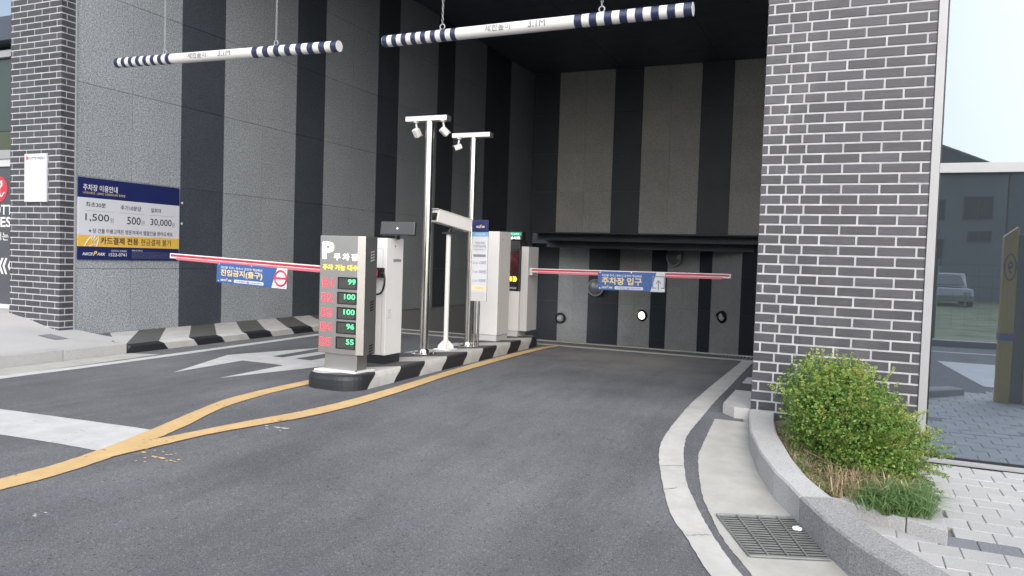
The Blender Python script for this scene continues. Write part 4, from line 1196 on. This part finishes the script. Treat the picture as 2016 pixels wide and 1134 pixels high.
# ---- stainless camera poles
def camera_pole(x, y, ztop, bx0, bx1, r, cams, label, second=None):
    t = thing('camera_pole', label, 'camera pole', (x, y, ISZ), 'stainless camera poles on the island')
    mb = MB(); mb.tube([(x, y, ISZ + .012), (x, y, ztop)], r, 24); obj('pole', mb, M['steel'], t)
    mb = MB(); mb.tube([(x, y, ISZ + .012), (x, y, ISZ + .05), (x, y, ISZ + .065)], [r * 1.35, r * 1.3, r * 1.03], 24); obj('collar', mb, M['steel'], t)
    mb = MB(); mb.box((x - .11, y - .11, ISZ + .001), (x + .11, y + .11, ISZ + .012)); pl = obj('base_plate', mb, M['steel'], t, .002)
    for sx in (-1, 1):
        for sy in (-1, 1):
            mb = MB(); mb.tube([(x + sx * .085, y + sy * .085, ISZ + .012), (x + sx * .085, y + sy * .085, ISZ + .04)], .009, 6); obj('bolt', mb, M['steel'], pl)
    mb = MB(); mb.box((bx0, y - .055, ztop), (bx1, y + .055, ztop + .06)); cb = obj('crossbar', mb, mk_steel('satin_steel', (.68, .67, .65), .42, (1, 1, 40)), t, .003)
    for (cx_, dirv, blk) in cams:
        mb = MB(); mb.tube([(cx_, y - .02, ztop - .001), (cx_, y - .02, ztop - .014)], .033, 14); mb.tube([(cx_, y - .02, ztop - .014), (cx_ + dirv[0] * .012, y - .02 + dirv[1] * .02, ztop - .075)], .012, 8)
        cm = obj('camera_mount', mb, M['white'], t)
        d = Vector(dirv).normalized(); s = d.cross(Vector((0, 0, 1))).normalized(); w = s.cross(d)
        c = Vector((cx_, y - .02, ztop - .115)) + d * .02
        mb = MB(); mb.obox(c, d * .052, s * .034, w * .034); cm2 = obj('camera', mb, M['white'], t, .012)
        mb = MB(); mb.obox(c + d * .051, d * .004, s * .029, w * .029); obj('lens_face', mb, M['black'] if blk else M['white_grey'], cm2, .004)
        mb = MB(); mb.obox(c + d * .012 + w * .036, d * .05, s * .036, w * .002); obj('sunshade', mb, M['white'], cm2)
    return t
p1 = camera_pole(-4.651, 7.972, 2.94, -4.962, -4.396, .052, ((-4.83, (.15, .55, -.8), False), (-4.46, (.45, .6, -.62), False)), 'polished steel camera pole with two white cameras, nearest the parking sign')
p2 = camera_pole(-4.584, 9.009, 2.905, -4.885, -4.33, .046, ((-4.79, (-.62, -.55, -.36), True),), 'polished steel camera pole with one black-faced camera, behind the rate board')

# ---- rate board on a twin-tube stand
rb = thing('rate_board', 'tall parking rate board on slim twin steel tubes by the second camera pole', 'sign board', (-4.45, 8.96, ISZ))
mb = MB(); mb.tube([(-4.50, 9.02, ISZ), (-4.50, 9.02, 1.80)], .016, 12); obj('post', mb, M['steel'], rb)
mb = MB(); mb.tube([(-4.46, 9.05, ISZ), (-4.46, 9.05, 1.80)], .016, 12); obj('post', mb, M['steel'], rb)
BX0, BX1, BZ0, BZ1, BY = -4.540, -4.310, .762, 1.828, 8.955
def rp(name, v0, v1, m):
    q = MB(); panel(q, (BX0, BY, BZ1 - (BZ1 - BZ0) * v1), X1, UP, BX1 - BX0, (BZ1 - BZ0) * (v1 - v0), .02); return obj(name, q, m, rb, .003)
rp('header', 0, .15, M['navy']); rp('title_strip', .15, .205, M['banner_sky']); rp('panel', .205, .89, M['sign_white']); rp('footer', .89, 1.0, M['white_grey'])
q = MB(); panel(q, (BX0 + .02, BY + .0, BZ1 - (BZ1 - BZ0) * .455), X1, UP, .18, .035, .001); 
def rt(s, m, u, v, w, h, bold=0.0, shear=0.0): return lettering(s, rb, m, (BX0 + (BX1 - BX0) * u, BY, BZ1 - (BZ1 - BZ0) * v), X1, w=(BX1 - BX0) * w, h=(BZ1 - BZ0) * h, bold=bold, shear=shear, lift=.002)
rt('NICE', M['white_ink'], .24, .10, .25, .028, .03, .3); rt('P', M['yellow_ink'], .48, .105, .09, .045, .03, .3); rt('ARK', M['white_ink'], .58, .10, .2, .028, .03, .3)
rt('주차요금 안내', M['white_ink'], .2, .192, .6, .028, .01)
rt('무인정산 주차장', M['ink_grey'], .2, .30, .6, .03, .01); rt('카드결제 전용 주차장', M['ink_grey'], .1, .34, .8, .03, .01); rt('현금결제가 불가합니다', M['ink_grey'], .15, .375, .7, .022)
q = MB(); panel(q, (BX0 + .025, BY - .0022, BZ1 - (BZ1 - BZ0) * .455), X1, UP, .18, .034, .0015); obj('grey_strip', q, M['ink_grey'], rb)
for v, a, b in ((.545, '최초 30분', '1,500'), (.655, '추가 10분당', '500'), (.765, '일 최대', '30,000')):
    rt(a, M['ink_grey'], .08, v, .34, .03); rt(b + '원', M['ink_grey'], .5, v, .42, .045, .006)
q = MB(); panel(q, (BX0 + .012, BY - .0022, BZ1 - (BZ1 - BZ0) * .865), X1, UP, .206, .06, .0015); obj('gold_strip', q, mk_plain('pale_gold_strip', (.68, .58, .40), .5), rb)
rt('카드결제전용', M['sign_gold'], .28, .85, .5, .03, .01)

# ---- plate reading camera on white post
pc_ = thing('plate_camera', 'white long-bodied plate camera on a white post', 'camera', (-4.66, 8.532, ISZ))
mb = MB(); mb.tube([(-4.66, 8.532, ISZ + .012), (-4.66, 8.532, 1.62)], .030, 18); obj('post', mb, M['white'], pc_)
mb = MB(); mb.box((-4.78, 8.43, ISZ + .001), (-4.54, 8.63, ISZ + .014)); obj('base_plate', mb, M['white'], pc_, .003)
for k in range(4):
    a = PI / 4 + k * PI / 2; d = Vector((math.cos(a), math.sin(a), 0))
    mb = MB(); s = Vector((-d.y, d.x, 0)) * .006; o_ = Vector((-4.66, 8.532, ISZ + .014))
    vs = [o_ + d * .03 - s, o_ + d * .105 - s, o_ + d * .10 - s + Vector((0, 0, .04)), o_ + d * .03 - s + Vector((0, 0, .11))]; vs += [v + 2 * s for v in vs]
    mb.add(vs, [(0, 1, 2, 3), (7, 6, 5, 4), (0, 4, 5, 1), (1, 5, 6, 2), (2, 6, 7, 3), (3, 7, 4, 0)]); obj('gusset', mb, M['white'], pc_)
mb = MB(); mb.box((-4.72, 8.47, 1.62), (-4.60, 8.60, 1.645)); mb.tube([(-4.66, 8.532, 1.645), (-4.64, 8.55, 1.70)], .028, 10); obj('bracket', mb, M['black'], pc_)
fa, fb = Vector((-4.715, 8.26, 1.835)), Vector((-4.515, 8.80, 1.735))
d = (fb - fa).normalized(); s = d.cross(Vector((0, 0, 1))).normalized(); w = s.cross(d)
c = (fa + fb) / 2
mb = MB(); mb.obox(c, d * (fb - fa).length / 2, s * .064, w * .078); hs = obj('housing', mb, M['white'], pc_, .014, 3)
mb = MB(); mb.obox(c + w * .083 - d * .012, d * ((fb - fa).length / 2 + .012), s * .066, w * .004); obj('sunshade', mb, M['white'], hs, .002)
mb = MB(); mb.obox(fa - d * .004 - w * .01, d * .012, s * .045, w * .045); mb.tube([fa - d * .01 - w * .015, fa - d * .04 - w * .015], .035, 16); obj('lens', mb, M['black'], hs, .003)

# ---- entrance kiosk pillar
kp = thing('ticket_pillar', 'plain white square pillar cabinet near the inner end of the island', 'cabinet', (-4.7, 9.95, ISZ))
mb = MB(); mb.box((-4.865, 9.79, .235), (-4.53, 10.19, 1.712)); obj('cabinet', mb, M['white'], kp, .008)
mb = MB(); mb.box((-4.855, 9.80, ISZ), (-4.54, 10.18, .233)); obj('plinth', mb, M['white_grey'], kp, .004)
mb = MB(); mb.dome((-4.53, 9.90, 1.60), (1, 0, 0), .012, .004, 10, 2); obj('lock', mb, M['ink_grey'], kp)
mb = MB(); mb.dome((-4.53, 9.83, .27), (1, 0, 0), .012, .004, 10, 2); obj('knob', mb, M['black'], kp)

# ---- entrance barrier with LED board
ib = thing('barrier_gate', 'white entrance barrier cabinet with screen, its arm lowered across the right lane', 'barrier', (-4.65, 10.85, ISZ))
kx0, kx1, ky0, ky1 = -4.80, -4.555, 10.60, 10.93
mb = MB(); mb.box((kx0, ky0, .235), (kx1, ky1, .84)); obj('cabinet', mb, M['white'], ib, .006)
mb = MB(); mb.box((kx0 + .01, ky0 + .01, ISZ), (kx1 - .01, ky1 - .01, .233)); obj('plinth', mb, M['white_grey'], ib, .004)
mb = MB(); mb.box((kx0, ky0 - .012, .842), (kx1, ky1, 1.462)); bk = obj('screen_case', mb, M['black'], ib, .012)
mb = MB(); mb.box((kx0 + .035, ky0 - .0145, 1.09), (kx1 - .03, ky0 - .0125, 1.43)); obj('screen', mb, mk_plain('dark_red_screen', (.09, .022, .028), .15, var=.8, scale=7), bk)
lettering('»»', bk, M['led_yellow'], (kx0 + .065, ky0 - .0125, .985), X1, w=.15, h=.08, bold=.03, lift=.002)
lettering('NICEPARK', bk, M['white_ink'], (kx0 + .03, ky0 - .0125, .873), X1, w=.18, h=.028, bold=.02, lift=.002, shear=.3)
mb = MB(); mb.box((kx0 + .01, ky0 + .01, 1.464), (kx1 - .01, ky1 - .02, 1.61)); obj('neck', mb, mk_plain('charcoal_head', (.03, .032, .036), .4), ib, .006)
mb = MB(); mb.box((kx0 - .02, ky0 - .01, 1.612), (kx1 + .03, ky0 + .12, 1.742)); lb = obj('led_board', mb, M['black'], ib, .006)
mb = MB(); mb.box((kx0 - .005, ky0 - .0125, 1.682), (kx1 + .015, ky0 - .0105, 1.730)); obj('teal_row', mb, M['led_teal'], lb)
lettering('비즈4차', lb, mk_emit('pale_green_led', (.35, 1.0, .6), .9), (kx0 + .005, ky0 - .0128, 1.688), X1, w=.22, h=.036, bold=.012, lift=.001)
lettering('오십시오', lb, M['led_white'], (kx0 + .0, ky0 - .0105, 1.626), X1, w=.245, h=.045, bold=.014, lift=.001)
mb = MB(); mb.box((kx1 + .003, ky0 + .05, .235), (kx1 + .12, ky1 + .12, 1.52)); obj('barrier_case', mb, M['white_grey'], ib, .006)
mb = MB(); mb.box((kx1 + .124, ky0 + .10, 1.09), (kx1 + .17, ky0 + .2, 1.2)); obj('arm_holder', mb, M['white'], ib, .005)
barrier_arm((kx1 + .15, 10.70, 1.165), (-1.46, 10.70, 1.19), ib)
banner(ib, -3.335, -2.35, 1.192, 1.200, .27, 10.655, 0, '주차장 입구', 'in')

# ================================================================= PLANTING
def leaves(n, blobs, size, seed, low=-.2):
    rd = random.Random(seed); mb = MB(); vs = []; fs = []
    tot = sum(b[2][0] * b[2][1] * b[2][2] for b in blobs)
    for b in blobs:
        k = int(n * b[2][0] * b[2][1] * b[2][2] / tot)
        for _ in range(k):
            while True:
                p = Vector([rd.uniform(-1, 1) for _ in range(3)])
                if .16 < p.length < 1.0 and rd.random() < .25 + .75 * p.length ** 2: break
            ph = math.sin(p.x * 7 + b[1] * 9) * math.cos(p.z * 6 + p.y * 5 + b[0] * 5)
            p *= 1.0 + .16 * ph
            q = Vector((b[0] + p.x * b[2][0], b[1] + p.y * b[2][1], b[3] + p.z * b[2][2]))
            if q.z < low or q.y > 6.97: continue
            nrm = (p + Vector((rd.gauss(0, .6), rd.gauss(0, .6), rd.gauss(.35, .6)))).normalized()
            d = nrm.cross(Vector((rd.gauss(0, 1), rd.gauss(0, 1), rd.gauss(0, 1)))).normalized()
            s = nrm.cross(d); L = size * rd.choice((.5, .75, 1.0, 1.0, 1.3, 1.65)) * rd.uniform(.85, 1.15); W = L * rd.uniform(.26, .40)
            o = len(vs)
            vs += [q, q + d * L * .5 + s * W - nrm * .12 * L, q + d * L, q + d * L * .5 - s * W - nrm * .12 * L]
            fs += [(o, o + 1, o + 2), (o, o + 2, o + 3)]
    mb.add(vs, fs); return mb
def sprays(n, pts, size, seed, length=(.08, .2), m_up=.6):
    """shoots standing out of the crown, each a line of paired leaves"""
    rd = random.Random(seed); mb = MB(); tw = MB(); vs = []; fs = []
    for _ in range(n):
        a = Vector(rd.choice(pts)) + Vector((rd.gauss(0, .04), rd.gauss(0, .05), rd.gauss(0, .03)))
        d = (a - Vector((0.02, 6.2, .05))); d.z += m_up * abs(rd.gauss(.3, .3)); d += Vector((rd.gauss(0, .15), rd.gauss(0, .15), rd.gauss(0, .1))); d.normalize()
        L = rd.uniform(*length); k = int(L / .011)
        tw.tube([a, a + d * L], [.0022, .0008], 3, caps=False)
        for i in range(k):
            c = a + d * L * (i + .5) / k
            e = d.cross(Vector((rd.gauss(0, 1), rd.gauss(0, 1), rd.gauss(0, 1)))).normalized()
            for sg in (-1, 1):
                dd = (e * sg + d * .6).normalized(); nrm = dd.cross(d).normalized(); s = nrm.cross(dd)
                l = size * rd.uniform(.6, 1.2) * (1 - .3 * i / k); W = l * .32; o = len(vs)
                vs += [c, c + dd * l * .5 + s * W, c + dd * l, c + dd * l * .5 - s * W]; fs += [(o, o + 1, o + 2), (o, o + 2, o + 3)]
    mb.add(vs, fs); return mb, tw
sh = thing('shrub', 'bushy green shrub in the planter before the brick wall', 'shrub', (.05, 6.1, -.1))
BL = [(-.20, 6.50, (.28, .30, .32), .33), (.0, 6.38, (.28, .32, .33), .32), (-.13, 6.15, (.28, .30, .31), .22), (.15, 6.25, (.27, .30, .31), .24), (.08, 5.95, (.26, .26, .28), .11), (.29, 6.0, (.23, .24, .26), .09), (.42, 6.2, (.17, .22, .22), .06), (.31, 5.70, (.20, .20, .19), .0), (.10, 5.72, (.20, .2, .17), -.01)]
obj('foliage', leaves(25000, BL, .0205, 11, -.13), M['leaf'], sh)
top = [(b[0] + b[2][0] * .9 * math.cos(a) * math.sin(e), b[1] + b[2][1] * .9 * math.sin(a) * math.sin(e), b[3] + b[2][2] * .9 * math.cos(e)) for b in BL for a in frange(0, 5.8, .6) for e in (.25, .7, 1.1, 1.5)]
top = [p for p in top if p[1] < 6.85]
inner = [(p[0] * .8 + .02, 6.2 + (p[1] - 6.2) * .8, p[2] * .8) for p in top]
lv, tw = sprays(520, inner, .023, 15, (.07, .17), .9)
obj('foliage', lv, M['leaf'], sh); tag(obj('shoot_stem', tw, M['bark'], sh), kind='stuff')
lv, tw = sprays(22, [(.12, 6.0, .3), (.16, 6.1, .34), (.05, 5.9, .25), (.4, 6.0, .15)], .016, 16, (.04, .10), .5)
obj('dead_leaves', lv, M['straw'], sh); tag(obj('shoot_stem', tw, M['bark'], sh), kind='stuff')
lv, tw = sprays(330, top, .021, 5, (.04, .13))
obj('new_shoots', lv, M['leaf_new'], sh)
o = obj('shoot_stem', tw, M['bark'], sh); tag(o, kind='stuff')
rgt = [(.48, 6.05, .12), (.52, 6.1, .05), (.5, 5.95, .0), (.42, 5.75, .05), (.45, 5.85, -.05)]
lv, tw = sprays(26, rgt, .023, 9, (.10, .22), .1)
tag(obj('side_shoots', lv, M['leaf'], sh), kind='stuff'); tag(obj('shoot_stem', tw, M['bark'], sh), kind='stuff')
mb = MB(); rd = random.Random(4)
for i in range(26):
    b = rd.choice(BL[2:]); x, y = rd.uniform(-.05, .35), rd.uniform(5.6, 6.4)
    p0 = Vector((x, y, zsoil(x, y))); p2 = Vector((b[0] + rd.gauss(0, .1), b[1] + rd.gauss(0, .1), b[3] + rd.uniform(-.05, .15))); p1 = (p0 + p2) / 2 + Vector((rd.gauss(0, .03), rd.gauss(0, .03), .02))
    mb.tube([p0, p1, p2], [.008, .006, .003], 5, caps=False)
obj('stems', mb, M['bark'], sh)

def blades(n, spot, hgt, lean, seed, wd=.0035):
    rd = random.Random(seed); mb = MB(); vs = []; fs = []
    for _ in range(n):
        x, y = spot(rd)
        z = zsoil(x, y) if y > 4.95 else -.12
        h = hgt * rd.uniform(.4, 1.3); a = rd.uniform(0, 2 * PI); d = Vector((math.cos(a), math.sin(a), 0)); s = Vector((-d.y, d.x, 0)) * wd
        l = lean * rd.uniform(.2, 1.4)
        p = Vector((x, y, z - .01)); m_ = p + d * l * .35 * h + Vector((0, 0, h * .62)); e = p + d * l * h + Vector((0, 0, h * (1 - .35 * min(1.2, l))))
        o = len(vs); vs += [p - s, p + s, m_ + s * .8, m_ - s * .8, e]; fs += [(o, o + 1, o + 2, o + 3), (o + 3, o + 2, o + 4)]
    mb.add(vs, fs); return mb
tag(obj('grass', blades(2600, lambda r: (min(.5, max(.12, r.gauss(.36, .10))), max(5.06, r.gauss(5.30, .12))), .14, 1.25, 21), M['blade']), 'green grass tuft on the planter stones', None, None, 'stuff')
tag(obj('dry_grass', blades(600, lambda r: (r.uniform(-.05, .42), r.uniform(5.25, 5.65)), .17, 1.0, 22), M['straw']), 'straw coloured dry grass under the shrub', None, None, 'stuff')
def edge_spot(r):
    y = r.uniform(5.25, 6.8); return (kerb_x(y) + .25 + abs(r.gauss(0, .09)), y)
tag(obj('dry_grass', blades(1700, edge_spot, .06, 1.4, 23), M['straw']), 'dry grass behind the curved kerb', None, None, 'stuff')
tag(obj('grass', blades(700, edge_spot, .07, .9, 24), M['blade']), 'sparse green grass behind the curved kerb', None, None, 'stuff')

# ================================================================= ACROSS THE STREET (seen in the reflections)
mb = MB(); mb.box((-80, -5.9, -.5), (60, -5.6, -.2)); struct('far_kerb', mb, M['kerb'])
mb = MB(); mb.add([(-80, -60, -.25), (60, -60, -.25), (60, -5.9, -.21), (-80, -5.9, -.21)], [(0, 1, 2, 3)]); struct('verge', mb, mk_plain('verge_grass', (.15, .19, .085), .9, var=.6, scale=1.3))
mb = MB(); mb.add([(-30, -4.2, -.324), (40, -4.2, -.324), (40, -4.05, -.324), (-30, -4.05, -.324)], [(0, 1, 2, 3)])
mb.add([(1.6, -2.2, -.324), (4.4, -2.2, -.324), (2.6, 1.0, -.324), (1.9, 1.0, -.324)], [(0, 1, 2, 3)]); struct('road_marking', mb, M['white_line'], 'white markings on the street')
def house(name, label, x0, x1, y0, y1, z1, wallm, wins):
    t = thing(name, label, 'house', ((x0 + x1) / 2, y1, -.3))
    mb = MB(); mb.box((x0, y0, -.3), (x1, y1, z1)); obj('wall', mb, wallm, t)
    mb = MB(); mb.box((x0 - .3, y0 - .3, z1), (x1 + .3, y1 + .35, z1 + .25)); obj('roof', mb, wallm, t)
    mb = MB(); xe = x1 - 1.3; mb.prism([(xe - 4.5, y1 - 4), (xe, y1 - 4), (xe, y1 + .2), (xe - 4.5, y1 + .2)], z1 + .251, lambda x, y: z1 + .6 + .42 * (xe - x)); obj('attic', mb, wallm, t)
    mb = MB(); mb.tube([(xe - 4.5, y1 + .25, z1 + .65 + .42 * 4.5), (xe + .3, y1 + .25, z1 + .65 - .12)], .09, 6); obj('eave', mb, M['white'], t)
    for (wx, wz, ww, wh) in wins:
        mb = MB(); mb.box((wx, y1 + .001, wz), (wx + ww, y1 + .06, wz + wh)); f = obj('window', mb, M['ink_grey'], t)
        mb = MB(); mb.box((wx + .06, y1 + .061, wz + .06), (wx + ww / 2 - .02, y1 + .07, wz + wh - .06)); mb.box((wx + ww / 2 + .02, y1 + .061, wz + .06), (wx + ww - .06, y1 + .07, wz + wh - .06)); obj('pane', mb, M['dash'], f)
hw = mk_plain('grey_render', (.42, .43, .44), .85, var=.12, scale=.6)
house('house', 'grey rendered house across the street mirrored in the shop window', -6, 7.9, -46, -36, 6.9, hw, [(4.3, 4.3, .5, 1.2), (5.7, 4.26, 1.55, 1.42), (6.06, 2.95, 1.2, .65), (3.9, 1.6, 1.0, 1.6), (1.0, 4.2, 1.6, 1.4), (-3, 4.2, 1.6, 1.4), (-3, 1.2, 1.6, 1.4)])
house('house', 'taller blue grey house across the street at the edge of the mirrored view', 8.3, 20, -48, -38, 7.4, mk_plain('blue_render', (.36, .39, .45), .85, var=.1), [(9.2, 3.2, .9, 1.2), (13, 3.2, 2, 1.4)])
house('house', 'low pale house down the street behind the camera', -26, -10, -46, -36, 5.0, mk_plain('pale_render', (.45, .44, .42), .85, var=.1), [(-24, 2.6, 2, 1.3), (-19, 2.6, 2, 1.3), (-14, 2.6, 2, 1.3)])
# mesh fence
fg = mk_plain('green_fence_coat', (.02, .17, .10), .5)
fe = thing('mesh_fence', 'green wire mesh fence across the street', 'fence', (4, -6.3, -.2))
for x in frange(-9.6, 22, 3.0):
    mb = MB(); mb.tube([(x, -6.3, -.3), (x, -6.3, 1.62)], .05, 8); obj('post', mb, fg, fe)
mb = MB()
for z in frange(0, 1.5, .25): mb.box((-8, -6.304, z), (22, -6.296, z + .004))
for x in frange(-8, 22, .25): mb.box((x, -6.294, 0), (x + .003, -6.290, 1.5))
tag(obj('wire_mesh', mb, fg, fe), kind='stuff')
# parked white car
cr = thing('parked_car', 'white car parked behind the mesh fence across the street', 'car', (4.2, -27.000, -.25))
def carp(name, prof, x0, x1, m, bev=.05):
    mb = MB(); n = len(prof)
    vs = [(x0, y, z) for y, z in prof] + [(x1, y, z) for y, z in prof]
    mb.add(vs, [tuple(range(n)), tuple(range(2 * n - 1, n - 1, -1))] + [(i, n + i, n + (i + 1) % n, (i + 1) % n) for i in range(n)]); return obj(name, mb, m, cr, bev)
Z = -.28
carp('body', [(-29.200, Z + .3), (-25.000, Z + .3), (-24.900, Z + .55), (-25.100, Z + .85), (-29.100, Z + .9)], 3.3, 5.1, M['white'])
carp('cabin', [(-29.000, Z + .905), (-25.700, Z + .9), (-26.400, Z + 1.5), (-28.700, Z + 1.5)], 3.45, 4.95, M['white'])
mb = MB(); mb.add([(3.55, -25.760, Z + 1.0), (4.85, -25.760, Z + 1.0), (4.75, -26.270, Z + 1.43), (3.65, -26.270, Z + 1.43)], [(0, 1, 2, 3)]); obj('windscreen', mb, M['dash'], cr)
for x in (3.35, 5.05):
    for y in (-25.800, -28.300):
        mb = MB(); mb.tube([(x - .1, y, Z + .32), (x + .1, y, Z + .32)], .32, 18); obj('wheel', mb, M['black'], cr)
for x in (3.55, 4.85):
    mb = MB(); mb.box((x - .14, -24.930, Z + .6), (x + .14, -24.870, Z + .72)); obj('headlight', mb, M['lamp_off'], cr)
# yellow marker post on the pavement, seen mirrored
yp = thing('marker_post', 'tall slant-topped yellow marker post mirrored in the shop window', 'marker post', (2.0, 3.3, -.2))
ym = mk_plain('ochre_panel', (.42, .30, .06), .5)
mb = MB(); vs = []
for y0, y1 in ((3.22, 3.38),):
    vs = [(1.68, y0, -.2), (1.82, y0, -.2), (1.82, y0, 1.90), (1.68, y0, 1.78), (1.68, y1, -.2), (1.82, y1, -.2), (1.82, y1, 1.90), (1.68, y1, 1.78)]
    mb.add(vs, [(0, 1, 2, 3), (7, 6, 5, 4), (0, 4, 5, 1), (1, 5, 6, 2), (2, 6, 7, 3), (3, 7, 4, 0)])
obj('panel', mb, ym, yp, .006)
mb = MB(); mb.box((1.823, 3.25, -.2), (1.95, 3.36, 1.80)); obj('core', mb, mk_plain('dark_teal_core', (.03, .07, .08), .5), yp, .006)
mb = MB(); mb.box((1.952, 3.22, -.2), (2.10, 3.38, 1.86)); obj('panel', mb, ym, yp, .006)
mb = MB(); mb.box((1.675, 3.2, .55), (1.823, 3.4, .63)); obj('collar', mb, M['banner_blue'], yp)
mb = MB(); mb.torus((1.75, 3.383, 1.42), (1, 0, 0), (0, 0, 1), .15, .009, 24, 6, sx=.38); obj('ring_mark', mb, M['ink'], yp)
lettering('9', yp, M['ink'], (1.75, 3.381, 1.34), (-1, 0, 0), w=.05, h=.15, bold=.02, align='CENTER', lift=.002)
